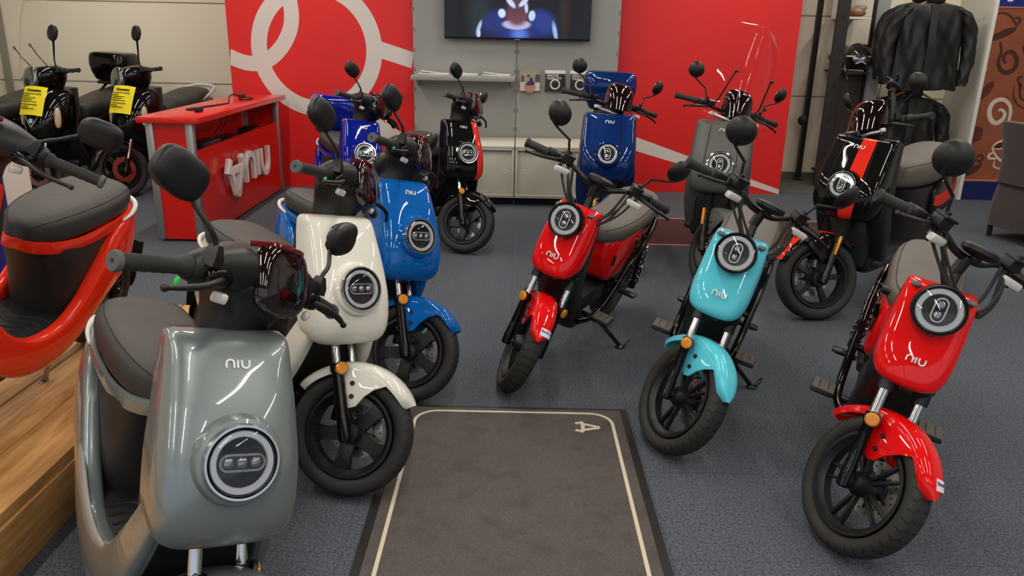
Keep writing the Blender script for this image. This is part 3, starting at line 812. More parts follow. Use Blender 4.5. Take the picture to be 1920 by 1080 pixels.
# ------------------------------------------------------------------ model U : light moped with open frame
def build_U():
    m = Model((.56, 0, .22), .03); hub = m.hub
    sec = [(.826, .345, .305, .075), (.822, .362, .30, .092), (.808, .378, .30, .102), (.77, .402, .31, .107), (.70, .438, .335, .111), (.64, .468, .36, .112), (.60, .484, .38, .110), (.57, .492, .395, .103), (.552, .490, .405, .092), (.540, .478, .415, .074), (.535, .462, .42, .05)]
    sh = shield(m, sec, 4.0, .012, K=44)
    m.P('brand_letters', logo_mb(.052, at((.486, 0, .632), (.90, 0, .43)), .003), 'brand', parent=sh)
    for s in (-1, 1):
        b = MB(); b.ell((.368, s * .078, .818), (.02, .016, .006), e=.8); m.P('panel_clip', b, 'grip_end', parent=sh)
    lc, ld = V((.452, 0, .788)), V((cos(radians(20)), 0, sin(radians(20))))
    headlamp(m, lc, ld, .071, 2, housing=.085)
    c = MB(); secs = []
    for z, xf, xb, w_ in cr([(.80, .335, .22, .09), (.66, .40, .23, .10), (.55, .42, .24, .105), (.45, .37, .22, .10), (.34, .30, .16, .10), (.24, .24, .08, .095), (.20, .2, .06, .085)], 4):
        secs.append([V(((xf + xb) / 2 + (xf - xb) / 2 * sgnpow(cos(2 * pi * k / 28), .5), w_ * sgnpow(sin(2 * pi * k / 28), .45), z)) for k in range(28)])
    c.loft(secs); m.P('front_cowl', c, 'black_satin')
    f = MB()
    for s in (-1, 1):
        f.tube([(.20, s * .10, .255), (.10, s * .125, .25), (-.02, s * .135, .275), (-.16, s * .14, .38), (-.30, s * .142, .51), (-.42, s * .14, .60), (-.55, s * .12, .66), (-.66, s * .07, .68), (-.68, 0, .68)], .016, 12, sm=5)
    f.tube([(-.15, -.14, .375), (-.15, .14, .375)], .014, 10); f.tube([(.08, -.13, .25), (.08, .13, .25)], .014, 10)
    m.P('frame', f, 'black_gloss')
    b = MB(); b.box((-.0, 0, .31), (.30, .17, .10), .03); m.P('step_tray', b, 'dark_plastic')
    b = MB(); secs = []
    for z, x0, x1, hw in cr([(.385, -.07, -.24, .10), (.41, -.03, -.27, .112), (.47, .0, -.34, .118), (.56, .015, -.42, .12), (.64, .01, -.46, .118), (.665, .0, -.47, .11)], 4):
        cx, hx = (x0 + x1) / 2, (x0 - x1) / 2
        secs.append([V((cx + hx * sgnpow(cos(2 * pi * k / 32), .4), hw * sgnpow(sin(2 * pi * k / 32), .45), z)) for k in range(32)])
    b.loft(secs); sp = m.P('battery_cover', b, 'paint')
    for s in (-1, 1):
        b = MB(); b.box((-.01 - .03, s * .119, .54), (.014, .008, .10), .005); m.P('cover_slot', b, 'black_satin', parent=sp)
        b = MB(); b.box((-.33, s * .122, .60), (.035, .02, .035), .006); m.P('lock_tab', b, 'black_satin', parent=sp)
    seat_mesh(m, [(.04, .03, .705, .665), (.02, .08, .735, .655), (-.06, .118, .752, .65), (-.18, .128, .754, .65), (-.30, .13, .758, .655), (-.42, .132, .785, .66), (-.55, .12, .80, .675), (-.63, .085, .80, .695), (-.66, .03, .78, .73)], 3.0, 'seat_taupe', 'seat_taupe')
    fork(m, hub, .08, .0185, .215, .0155, .40)
    c = MB(); p = hub + AX * .335
    poly = [(-.10, -.022), (-.055, -.03), (0, -.018), (.055, -.03), (.10, -.022), (.10, .022), (.04, .03), (-.04, .03), (-.10, .022)]
    c.prism([(y, x) for x, y in poly], .028, at(p, AX, (0, 1, 0)) @ Matrix.Rotation(0, 4, 'Z'), bev=.006)
    for s in (-1, 1): c.tube([p + V((0, s * .08, 0)) - AX * .04, p + V((0, s * .08, 0)) + AX * .035], .023, 14)
    c.tube([p - AX * .02, p + AX * .25, p + AX * .40], [.022, .02, .014], 14)
    m.P('fork_crown', c, 'black_satin', steer=True)
    wheel(m, 'front_wheel', hub, .22, .042, .155, 'ten', .045, .09, True, 'tyre_block')
    k = MB(); k.box((hub.x - .085, .058, hub.z + .045), (.05, .035, .07), .01); m.P('brake_caliper', k, 'black_satin', steer=True)
    mudguard(m, hub, .246, .05, 37, 168, flare=.045, tip=.14)
    reflector(m, hub, .08, .205, .016)
    h = MB(); h.tube([(.132, -.343, .934), (.165, -.22, .945), (.195, -.13, .945), (.208, -.06, .92), (.21, 0, .915), (.208, .06, .92), (.195, .13, .945), (.165, .22, .945), (.132, .343, .934)], .0115, 12, sm=5)
    h.tube([(.215, 0, .86), (.21, 0, .92)], .02, 12)
    hb = m.P('handlebar', h, 'black_satin', steer=True)
    d = MB(); d.lathe([(.002, .012), (.048, .012), (.057, .005), (.057, -.008), (.046, -.016), (.018, -.022), (.014, -.034)], at((.232, 0, .955), (-.22, 0, .97)), 36); m.P('display_pod', d, 'black_plastic', parent=hb)
    for s in (-1, 1):
        b = MB(); b.box((.163, s * .222, .948), (.042, .055, .04), .01); b.box((.20, s * .165, .968), (.05, .05, .035), .006); b.box((.205, s * .165, .988), (.055, .052, .01), .003); m.P('switch_housing', b, 'black_plastic', parent=hb)
        b = MB(); b.box((0, 0, 0), (.026, .07, .026), .007, Matrix.Translation((.242, s * .175, .922)) @ Matrix.Rotation(-s * .2, 4, 'Z')); m.P('turn_signal', b, 'signal_clear', parent=hb)
        b = MB(); b.tube([(.205, s * .175, .945), (.225, s * .20, .92), (.232, s * .185, .905)], .005, 6); m.P('signal_bracket', b, 'black_satin', parent=hb)
        c = MB()
        cable(c, (.205, s * .16, .95), (.35, s * .03, .81), (.03, 0, -.02), .005); cable(c, (.19, s * .19, .94), (.34, s * .045, .80), (.045, s * -.01, -.03), .005); cable(c, (.215, s * .13, .945), (.30, s * .02, .80), (.03, 0, -.05), .006)
        cable(c, (.21, s * .15, .94), (.34, s * .04, .80), (.05, s * -.01, -.045), .0055)
        m.P('cable', c, 'rubber', parent=hb)
    grips(m, (.156, .245, .944), (.132, .343, .934), r=.0175, cap=False)
    lever(m, [(.20, .20, .945), (.228, .235, .945), (.243, .28, .94), (.235, .345, .928)])
    round_mirror(m, (.205, .172, .985), (.20, .288, 1.128), .055, (.20, .20, 1.045))
    for x, y, nm in ((.08, .185, 'footpeg'), (-.36, .165, 'passenger_peg')):
        for s in (-1, 1):
            b = MB(); b.tube([(x, s * .10, .25), (x, s * (y + .02), .25)], .011, 10)
            if x < 0:
                b.box((x, s * y, .256), (.05, .07, .014), .006); m.P(nm, b, 'black_satin'); continue
            b.box((x, s * y, .262), (.10, .085, .018), .012)
            i = m.P(nm, b, 'black_satin')
            t = MB()
            t.box((x, s * y, .273), (.094, .078, .008), .003)
            t.cur = 1
            for q in (-1, 1): t.box((x, s * y + q * .016, .277), (.07, .004, .003), .001)
            m.P('peg_pad', t, ['peg_rubber', 'black_satin'], parent=i)
    rw = (-.55, 0, .22)
    wheel(m, 'rear_wheel', rw, .22, .044, .155, 'ten', 0, 0, False, 'tyre_block')
    mm = MB(); mm.lathe([(.02, -.05), (.095, -.045), (.105, 0), (.095, .045), (.02, .05)], Matrix.Translation(V(rw)) @ RY, 32); m.P('hub_motor', mm, 'black_satin')
    s_ = MB()
    for y in (-.08, .08): s_.tube([(-.18, y, .29), (-.36, y, .25), (-.55, y, .22)], [.02, .018, .02], 10)
    m.P('swingarm', s_, 'black_satin')
    shocks(m, (-.48, 0, .25), (-.42, 0, .57), .13)
    mudguard(m, rw, .25, .055, 70, 175, mats='black_plastic', bracket=False, name='rear_mudguard', steer=False)
    b = MB(); b.box((-.32, 0, .36), (.22, .16, .14), .03); b.box((-.5, 0, .62), (.3, .16, .05), .015); m.P('rear_tray', b, 'black_satin')
    kickstand(m, (-.02, .10, .235), (-.12, .25, .06), 'black_satin', loop=True)
    bars = ('handlebar', 'display_pod', 'switch_housing', 'turn_signal', 'signal_bracket', 'cable', 'grip', 'grip_end', 'brake_lever', 'mirror', 'mirror_stalk', 'mirror_glass')
    for p in m.parts:
        if p['name'] in bars: p['me'].transform(Matrix.Translation((.04, 0, 0)))
        if p['name'] in ('seat', 'seat_seam'): p['me'].transform(Matrix.Translation((0, 0, -.055)))
        if p['name'] in ('battery_cover', 'cover_slot', 'lock_tab', 'rear_tray'):
            for v in p['me'].vertices:
                if v.co.z > .5: v.co.z -= .05 * min(1, (v.co.z - .5) / .1)
        if p['name'] == 'frame':
            for v in p['me'].vertices:
                if v.co.z > .45: v.co.z -= .045 * min(1, (v.co.z - .45) / .12)
    return m
# ------------------------------------------------------------------ model P : petrol scooter
def build_P():
    m = Model((.64, 0, .255)); hub = m.hub
    a = MB(); secs = []
    for z, xf, xb, w_ in cr([(.975, .40, .32, .09), (.965, .44, .30, .14), (.93, .485, .29, .18), (.85, .54, .30, .20), (.75, .585, .31, .205), (.66, .61, .32, .195), (.57, .60, .33, .17), (.50, .55, .34, .15), (.47, .5, .36, .13)], 4):
        D = xf - xb; L = []
        for k in range(33):
            q = pi * k / 32
            L.append(V((xb + D * (sin(q) ** 1.0 if 0 < q < pi else 0), w_ * sgnpow(cos(q), .9), z)))
        secs.append(L)
    a.loft(secs); ap = m.P('front_apron', a, 'paint', ang=60)
    for s in (-1, 1):
        l = MB(); l.ell((0, 0, 0), (.028, .088, .02), at((.50, s * .155, .735), (.62, s * .78, .1), (-.5, -s * .5, 1)), 20, 10, e=.8); m.P('turn_signal', l, 'signal_lens', parent=ap)
        t = MB(); t.tube([(.50, s * .085, .945), (.572, s * .075, .85), (.618, s * .05, .74), (.64, 0, .66)], .006, 8, sm=4); m.P('apron_trim', t, 'trim', parent=ap)
    c = MB(); secs = []
    for z, x0, x1, w_ in cr([(.97, .30, .12, .15), (.80, .34, .18, .185), (.60, .36, .22, .18), (.40, .30, .12, .17), (.30, .22, .0, .16)], 4):
        cx, hx = (x0 + x1) / 2, (x0 - x1) / 2
        secs.append([V((cx + hx * sgnpow(cos(2 * pi * k / 28), .5), w_ * sgnpow(sin(2 * pi * k / 28), .5), z)) for k in range(28)])
    c.loft(secs); m.P('leg_shield', c, 'black_satin')
    f = MB(); f.box((.02, 0, .30), (.50, .32, .08), .03); m.P('floorboard', f, 'black_plastic')
    b = MB(); secs = []
    for x, hw, zc, hz in cr([(-.05, .10, .50, .20), (-.15, .15, .52, .22), (-.35, .17, .58, .20), (-.60, .16, .66, .14), (-.85, .11, .74, .08), (-.98, .05, .78, .03)], 4):
        secs.append([V((x, hw * sgnpow(cos(2 * pi * k / 28), .6), zc + hz * sgnpow(sin(2 * pi * k / 28), .6))) for k in range(28)])
    b.loft(secs); rb = m.P('rear_body', b, 'paint')
    r = MB(); r.ell((-.97, 0, .76), (.03, .08, .035), e=.8); m.P('tail_light', r, 'tail_red', parent=rb)
    seat_mesh(m, [(.0, .05, .77, .66), (-.03, .11, .81, .65), (-.15, .16, .84, .66), (-.30, .18, .85, .68), (-.45, .185, .875, .71), (-.62, .175, .90, .75), (-.78, .14, .905, .79), (-.88, .05, .88, .82)], 2.8, 'seat_vinyl', 'seat_side', seam=False)
    g = MB(); g.tube([(-.55, .17, .80), (-.75, .165, .855), (-.93, .12, .90), (-.98, 0, .91), (-.93, -.12, .90), (-.75, -.165, .855), (-.55, -.17, .80)], [.012, .016, .018, .018, .018, .016, .012], 10, sm=4); m.P('grab_rail', g, 'rail')
    fork(m, hub, .09, .02, .10, .016, .34)
    p = MB(); q = hub + AX * .30; p.tube([q, q + AX * .5], .026, 14); p.box((0, 0, 0), (.06, .23, .03), .008, at(hub + AX * .33, AX)); m.P('fork_crown', p, 'black_satin', steer=True)
    wheel(m, 'front_wheel', hub, .255, .052, .165, 'five', .062, .11, True, 'tyre_slash')
    mudguard(m, hub, .285, .08, 8, 150, bracket=False, drop=.045)
    h = MB(); secs = []
    for z, x0, x1, w_ in cr([(.95, .36, .20, .075), (.99, .44, .17, .11), (1.04, .475, .15, .14), (1.09, .465, .15, .145), (1.13, .42, .17, .12), (1.15, .36, .2, .07)], 4):
        cx, hx = (x0 + x1) / 2, (x0 - x1) / 2
        secs.append([V((cx + hx * sgnpow(cos(2 * pi * k / 32), .85), w_ * sgnpow(sin(2 * pi * k / 32), .85), z)) for k in range(32)])
    h.loft(secs)
    for s in (-1, 1): h.tube([(.30, s * .10, 1.09), (.27, s * .20, 1.09)], [.045, .026], 14)
    hc = m.P('handlebar_cover', h, 'paint', steer=True)
    l = MB(); l.ell((0, 0, 0), (.088, .105, .04), at((.452, 0, 1.05), (.97, 0, .24)), 28, 14, e=.78); m.P('headlight', l, 'head_lens', parent=hc)
    for s in (-1, 1):
        q = V((.31, s * .17, 1.115)); k = V((.36, s * .30, 1.40)); d = V((.95, .2 * s, .05)).normalized()
        mb = MB(); mb.ell((0, 0, 0), (.05, .068, .022), at(k, d, (-.05, .45 * s, 1)), 24, 12, e=.85)
        i = m.P('mirror', mb, 'black_satin', steer=True)
        st = MB(); st.tube([q, q + V((.01, s * .01, .07)), k - V((.01, s * .04, .10)), k], [.007, .006, .009, .012], 10, sm=4); st.tube([q - V((0, 0, .03)), q + V((0, 0, .02))], .013, 10); m.P('mirror_stalk', st, 'black_satin', parent=i)
        b = MB(); b.box((.285, s * .19, 1.095), (.05, .07, .045), .01); m.P('switch_housing', b, 'black_plastic', parent=hc)
    grips(m, (.268, .225, 1.09), (.238, .345, 1.085), cap=False)
    lever(m, [(.30, .17, 1.085), (.325, .22, 1.085), (.325, .29, 1.08), (.30, .355, 1.07)])
    rw = (-.68, 0, .25)
    wheel(m, 'rear_wheel', rw, .25, .055, .160, 'five', 0, 0, False, 'tyre_slash')
    e = MB(); e.box((-.45, .11, .30), (.45, .12, .16), .04); e.tube([(-.25, -.14, .28), (-.5, -.15, .30), (-.85, -.15, .36)], [.03, .05, .055], 14); m.P('engine_unit', e, 'black_satin')
    shocks(m, (-.66, 0, .30), (-.58, 0, .60), .13)
    mudguard(m, rw, .30, .07, 60, 185, mats='black_plastic', bracket=False, name='rear_mudguard', steer=False)
    kickstand(m, (-.05, .14, .26), (-.12, .27, .0))
    return m

# ------------------------------------------------------------------ place the scooters
MATS['brand'] = MATS['brand_silver']
MM, MN, MU, MP = build_M(), build_N(), build_U(), build_P()
R_ = radians
GM, GN, GU, GP = 'rounded scooters lined up on the left', 'tall angular scooters at the back and right', 'light mopeds with round black lamps on the right', 'second hand petrol scooters by the cream wall'
grey, og = MM.place('electric_scooter', 'metallic silver grey scooter filling the left foreground, closest to the camera', 'scooter', -.652, 1.245, R_(-55.5), R_(13.8), R_(34.5), {'paint': 'paint_silver', 'stripe': 'paint_silver', 'rim_paint': 'paint_silver'}, GM)
white, ow = MM.place('electric_scooter', 'cream white scooter beside the grey doormat, white mudguard on the front wheel', 'scooter', -.572, 2.338, R_(-48.7), R_(10.1), R_(39.8), {'brand': 'brand_grey', 'paint': 'paint_white', 'stripe': 'paint_white', 'rim_paint': 'paint_white'}, GM)
blue, ob = MM.place('electric_scooter', 'bright sky blue scooter standing just behind the white one', 'scooter', -.470, 3.05, R_(-49.6), R_(10.9), R_(38.6), {'paint': 'paint_blue', 'stripe': 'paint_blue', 'rim_paint': 'paint_blue'}, GM)
dblue, od = MM.place('electric_scooter', 'deep royal blue scooter with matching blue top box beside the red counter', 'scooter', -1.106, 5.307, R_(-66.4), R_(8.1), R_(42.4), {'paint': 'paint_deep_blue', 'stripe': 'paint_deep_blue', 'rim_paint': 'paint_deep_blue'}, GM)
black, ok_ = MM.place('electric_scooter', 'glossy black scooter with red stripe in front of the white cabinets', 'scooter', -.372, 5.435, R_(-64.3), R_(5.0), R_(47.8), {'paint': 'paint_black', 'stripe': 'stripe_red', 'rim_paint': 'paint_black'}, GM)
redm, orr = MM.place('electric_scooter', 'orange red scooter parked on the wooden platform at the left edge', 'scooter', -1.865, 2.026, R_(-92), R_(14.5), R_(6), {'paint': 'paint_platform_red', 'stripe': 'paint_platform_red', 'rim_paint': 'paint_platform_red'}, GM, z0=.205)
NB = {'paint': 'paint_black', 'stripe': 'stripe_red', 'shell': 'paint_black', 'legs': 'black_plastic', 'fender': 'paint_black', 'lampring': 'black_gloss', 'visor': 'smoked_visor'}
nblack, onb = MN.place('electric_scooter', 'black and red scooter with a phone holder, near the hanging jackets', 'scooter', 1.722, 4.181, R_(-137), R_(1.5), R_(-37.4), NB, GN)
NG = {'paint': 'paint_matt_grey', 'stripe': 'paint_matt_grey', 'shell': 'paint_matt_grey', 'legs': 'paint_matt_grey', 'fender': 'paint_matt_grey', 'lampring': 'chrome', 'visor': 'smoked_visor'}
ngrey, ong = MN.place('electric_scooter', 'matt dark grey scooter with a tall clear windscreen', 'scooter', 1.226, 4.788, R_(-105.4), R_(1.9), R_(31.7), NG, GN)
NV = {'paint': 'paint_navy', 'stripe': 'paint_navy', 'shell': 'paint_navy', 'legs': 'paint_navy', 'fender': 'paint_navy', 'lampring': 'paint_navy', 'visor': 'smoked_visor'}
navy, onv = MN.place('electric_scooter', 'metallic navy scooter with a navy top box under the television wall', 'scooter', .585, 5.122, R_(-95.8), R_(1.5), R_(30), NV, GN)
ured, ou1 = MU.place('electric_moped', 'red moped in the middle of the floor with its side stand down', 'moped', -.002, 3.213, R_(-117.7), R_(14.2), R_(29), {'paint': 'paint_red'}, GU)
ucyan, ou2 = MU.place('electric_moped', 'turquoise moped standing on the carpet right of the doormat', 'moped', .587, 2.715, R_(-111.9), R_(14.4), R_(40.6), {'paint': 'paint_cyan'}, GU)
ured2, ou3 = MU.place('electric_moped', 'red moped closest to the camera at the lower right', 'moped', 1.03, 2.131, R_(-117.3), R_(13.2), R_(42.1), {'paint': 'paint_red'}, GU)
PK = {'paint': 'paint_black', 'trim': 'chrome', 'rail': 'black_satin', 'signal_lens': 'amber_clear', 'head_lens': 'head_lens'}
p1, op1 = MP.place('petrol_scooter', 'black petrol scooter with clear windscreen and black top box by the cream wall', 'scooter', -4.18, 6.77, R_(-94), R_(3), R_(-24), PK, GP)
p2, op2 = MP.place('petrol_scooter', 'black petrol scooter with silver grab rail right behind the red counter', 'scooter', -3.56, 7.06, R_(-96), R_(3), R_(-30), dict(PK, trim='black_gloss', rail='rail_silver', disc_steel='disc_copper'), GP)
p0, op0 = MP.place('petrol_scooter', 'petrol scooter at the far left edge, only its dark seat in view', 'scooter', -4.80, 6.50, R_(-94), R_(3), R_(-20), PK, GP)
for ob_ in (op1, op2, op0):            # these carry a left mirror only
    i_ = [i for i in ob_ if MP.parts[i]['name'] == 'mirror'][0]
    for k_ in [k for k in ob_ if MP.parts[k]['parent'] == i_] + [i_]: bpy.data.objects.remove(ob_.pop(k_))
mi_ = [i for i in orr if MM.parts[i]['name'] == 'mirror'][1]          # this one has its left mirror folded outwards
bq = V((.342, .19, 1.045)); orr[mi_].matrix_basis = orr[mi_].matrix_basis @ Matrix.Translation(bq) @ Matrix.Rotation(radians(-23), 4, 'X') @ Matrix.Translation(-bq)
def part(root, name, mb, mats, ang=38, label=None):
    o = obj(name, mb, mats, root, ang)
    if label: o['label'] = label
    return o
def top_box(root, c, sx, sy, sz, key, round_=.35):
    b = MB(); rows = []
    for f, sc in ((0, .72), (.06, .80), (.3, .93), (.55, 1.0), (.60, 1.0)):
        rows.append((f, sc))
    lo = [[V((c[0] + sx * sc * sgnpow(cos(2 * pi * k / 40), round_), c[1] + sy * sc * sgnpow(sin(2 * pi * k / 40), round_), c[2] + sz * f)) for k in range(40)] for f, sc in rows]
    b.loft(lo); o = part(root, 'top_box', b, key)
    l = MB(); rows = [(.615, 1.01), (.80, .99), (.92, .95), (.98, .85), (1.0, .6)]
    l.loft([[V((c[0] + sx * sc * sgnpow(cos(2 * pi * k / 40), round_), c[1] + sy * sc * sgnpow(sin(2 * pi * k / 40), round_), c[2] + sz * f)) for k in range(40)] for f, sc in rows])
    part(o, 'box_lid', l, key)
    s = MB(); s.loft([[V((c[0] + sx * .985 * sgnpow(cos(2 * pi * k / 40), round_), c[1] + sy * .985 * sgnpow(sin(2 * pi * k / 40), round_), c[2] + sz * f)) for k in range(40)] for f in (.59, .625)]); part(o, 'lid_seam', s, 'black_satin')
    r = MB(); r.box((c[0] + .02, 0, c[2] - .02), (sx * 1.3, sy * 1.1, .03), .008)
    for y in (-.06, .06): r.tube([(c[0] + .20, y, c[2] - .10), (c[0] + .05, y, c[2] - .025)], .012, 8)
    part(root, 'luggage_rack', r, 'black_satin')
b = MB()
for s_ in (-1, 1):
    q_ = MB(); q_.sweep(cr([(-.30, .152 * s_, .455, .006, .014), (-.18, .160 * s_, .385, .007, .026), (-.02, .163 * s_, .325, .007, .030), (.12, .162 * s_, .318, .006, .020), (.24, .156 * s_, .345, .004, .006)], 5), 14, 3.5)
    part(grey, 'lit_side_facet', q_, 'lit_facet_silver')  # pale strip paints the lit upper facet of the side panel as colour
top_box(dblue, (-.66, .03, .74), .17, .20, .27, 'paint_deep_blue')
top_box(navy, (-.86, 0, .93), .19, .215, .30, 'paint_navy')
top_box(p1, (-.72, 0, .98), .20, .20, .27, 'black_gloss', .55)

# screens that turn with the bars
def screen(model, root, steer, rows, key='clear_screen', curve=.05, n=16):
    secs = []
    for x, z, w_ in cr(rows, 4):
        out = []; inn = []
        for k in range(n + 1):
            q = -1 + 2 * k / n
            out.append(V((x - curve * (1 - cos(q * pi / 2)) * 2, w_ * q, z))); inn.append(V((x - .004 - curve * (1 - cos(q * pi / 2)) * 2, w_ * q, z)))
        secs.append(out + inn[::-1])
    b = MB(); b.loft(secs)
    o = part(root, 'windscreen', b, key)
    o.matrix_basis = model.steer_matrix(steer)
    return o
sc = screen(MN, ngrey, R_(31.7), [(.43, .93, .19), (.43, .98, .235), (.42, 1.03, .245), (.405, 1.06, .215), (.395, 1.10, .20), (.36, 1.25, .205), (.32, 1.40, .20), (.285, 1.52, .175), (.265, 1.58, .13), (.258, 1.60, .07)])
b = MB()
for s in (-1, 1):
    b.tube([(.24, s * .15, 1.05), (.30, s * .15, 1.12), (.345, s * .13, 1.30)], .005, 8)
    for q in ((.352, s * .13, 1.30), (.38, s * .14, 1.13)): b.lathe([(.002, -.006), (.011, -.005), (.011, .006), (.004, .012)], at(q, (.95, 0, .3)), 12)
part(sc, 'screen_stay', b, 'black_satin')
sp = screen(MP, p1, R_(-24), [(.50, .98, .14), (.51, 1.05, .19), (.49, 1.15, .20), (.44, 1.35, .20), (.385, 1.55, .19), (.345, 1.68, .14), (.335, 1.71, .07)])
b = MB()
for s in (-1, 1):
    b.tube([(.33, s * .10, 1.13), (.42, s * .11, 1.25), (.452, s * .11, 1.32)], .006, 8); b.lathe([(.002, -.006), (.014, -.005), (.014, .008), (.004, .014)], at((.458, s * .11, 1.32), (.95, 0, .3)), 12)
part(sp, 'screen_stay', b, 'chrome')
b = MB(); b.prism([(.02 * cos(pi / 6 + pi / 3 * k), .023 * sin(pi / 6 + pi / 3 * k)) for k in range(6)], .006, at((.632, 0, .71), (.97, 0, .25)))
b.cur = 1; b.ribbon([(.012 * cos(pi / 6 + pi / 3 * k), .014 * sin(pi / 6 + pi / 3 * k)) for k in range(6)], .002, .0075, at((.632, 0, .71), (.97, 0, .25)), closed=True)
part(p1, 'hexagon_badge', b, ['badge_blue', 'rail_silver'])

# yellow price sheets lying on the two aprons
def sheet(root, label, M, w_, h_, bend):
    b = MB(); n = 8; secs = []
    for i in range(n + 1):
        y = -h_ / 2 + h_ * i / n
        L = []
        for k in range(n + 1):
            x = -w_ / 2 + w_ * k / n; L.append(V((x, y, bend * (1 - (2 * x / w_) ** 2) + .01 * sin(3 * y / h_ + 1))))
        secs.append(L + [p - V((0, 0, .0006)) for p in L[::-1]])
    b.loft(secs)
    o = obj('price_sheet', b, 'yellow_paper'); o.matrix_world = root.matrix_world @ M
    tag(o, label, 'sign', 'yellow price sheets on the petrol scooters')
    z = bend + .009
    text_obj('print', 'Occasion', h_ * .105, Matrix.Translation((0, h_ * .34, z + .003)), 'ink', o, .0003, 1.2, bold=.002)
    ln = MB()
    for r_, (yy, wd) in enumerate([(.22, .86), (.15, .3), (.08, .62), (.01, .5), (-.06, .7), (-.16, .76), (-.24, .35), (-.30, .66)]):
        ln.box((-w_ * .43 + w_ * wd / 2 * .9, h_ * yy, z + .0015 * (1 if r_ < 4 else -1)), (w_ * wd * .9, .005, .004))
    part(o, 'printed_lines', ln, 'ink')
sheet(p1, 'yellow price sheet on the scooter with the windscreen', at((.565, .0, .87), (.86, .0, .5)), .20, .26, .018)
sheet(p2, 'yellow price sheet on the scooter beside the red counter', at((.565, .0, .87), (.86, .0, .5)), .20, .26, .018)

# phone holder on the black and red scooter
b = MB(); q = V((.25, .17, 1.09))
b.tube([q, q + V((-.005, .0, .07)), q + V((-.01, -.01, .13))], [.016, .014, .012], 12); b.ell(q + V((-.01, -.012, .135)), (.018,) * 3)
b.box((0, 0, 0), (.07, .05, .018), .005, at(q + V((-.03, -.02, .165)), (-.6, .1, .8), (0, 1, 0))); 
for s in (-1, 1): b.tube([q + V((-.03, -.02, .165)), q + V((-.03 + .0 * s, -.02 + s * .035, .20)), q + V((-.015, -.02 + s * .045, .215))], .008, 8)
ph = part(nblack, 'phone_holder', b, 'black_satin'); ph.matrix_basis = MN.steer_matrix(R_(-37.4))

# shop stickers on the two red front mudguards
def sticker(mg, model, hub, Rm, w, drop):
    def surf(u, v, lift):
        yy = -.004 + u * .053; k = asin_safe((abs(yy) / w) ** (1 / .9)); dr = drop * (1 - cos(k)) ** 1.3
        a = radians(44 + 8 * v); r = Rm - dr + lift
        return V((hub[0] + r * cos(a), yy * .97, hub[2] + r * sin(a)))
    b = MB(); secs = []
    for i in range(9): secs.append([surf(i / 8, v, .0006) for v in (0, .5, 1)] + [surf(i / 8, v, -.001) for v in (1, .5, 0)])
    b.loft(secs); o = part(mg, 'sticker', b, 'sticker_white')
    t = text_obj('sticker_print', 'Sunder', .42, Matrix.Identity(4), 'sticker_ink', None, .0, 1.0, 'LEFT', .015)
    me = t.data; xs = [v.co.x for v in me.vertices]; x0, x1 = min(xs), max(xs)
    for v in me.vertices: v.co = surf(.05 + .9 * (v.co.x - x0) / (x1 - x0), .62 + v.co.y * 1.0, .0012)
    t.parent = mg; bpy.data.objects.remove(t) if False else None
def asin_safe(x): return math.asin(max(-1, min(1, x)))
def find(objs, model, nm): return [objs[i] for i in objs if model.parts[i]['name'] == nm]
for od_ in (ou1, ou3): sticker(find(od_, MU, 'front_mudguard')[0], MU, MU.hub, .246, .05, .03)

wh = find(ou2, MU, 'front_wheel')[0]
text_obj('tyre_lettering', 'CST', .024, at((.0, -.0385, -.192), (0, -1, .12)) @ Matrix.Rotation(pi, 4, 'Z'), 'grip_end', wh, .0006, 1.2, 'CENTER', .0006)
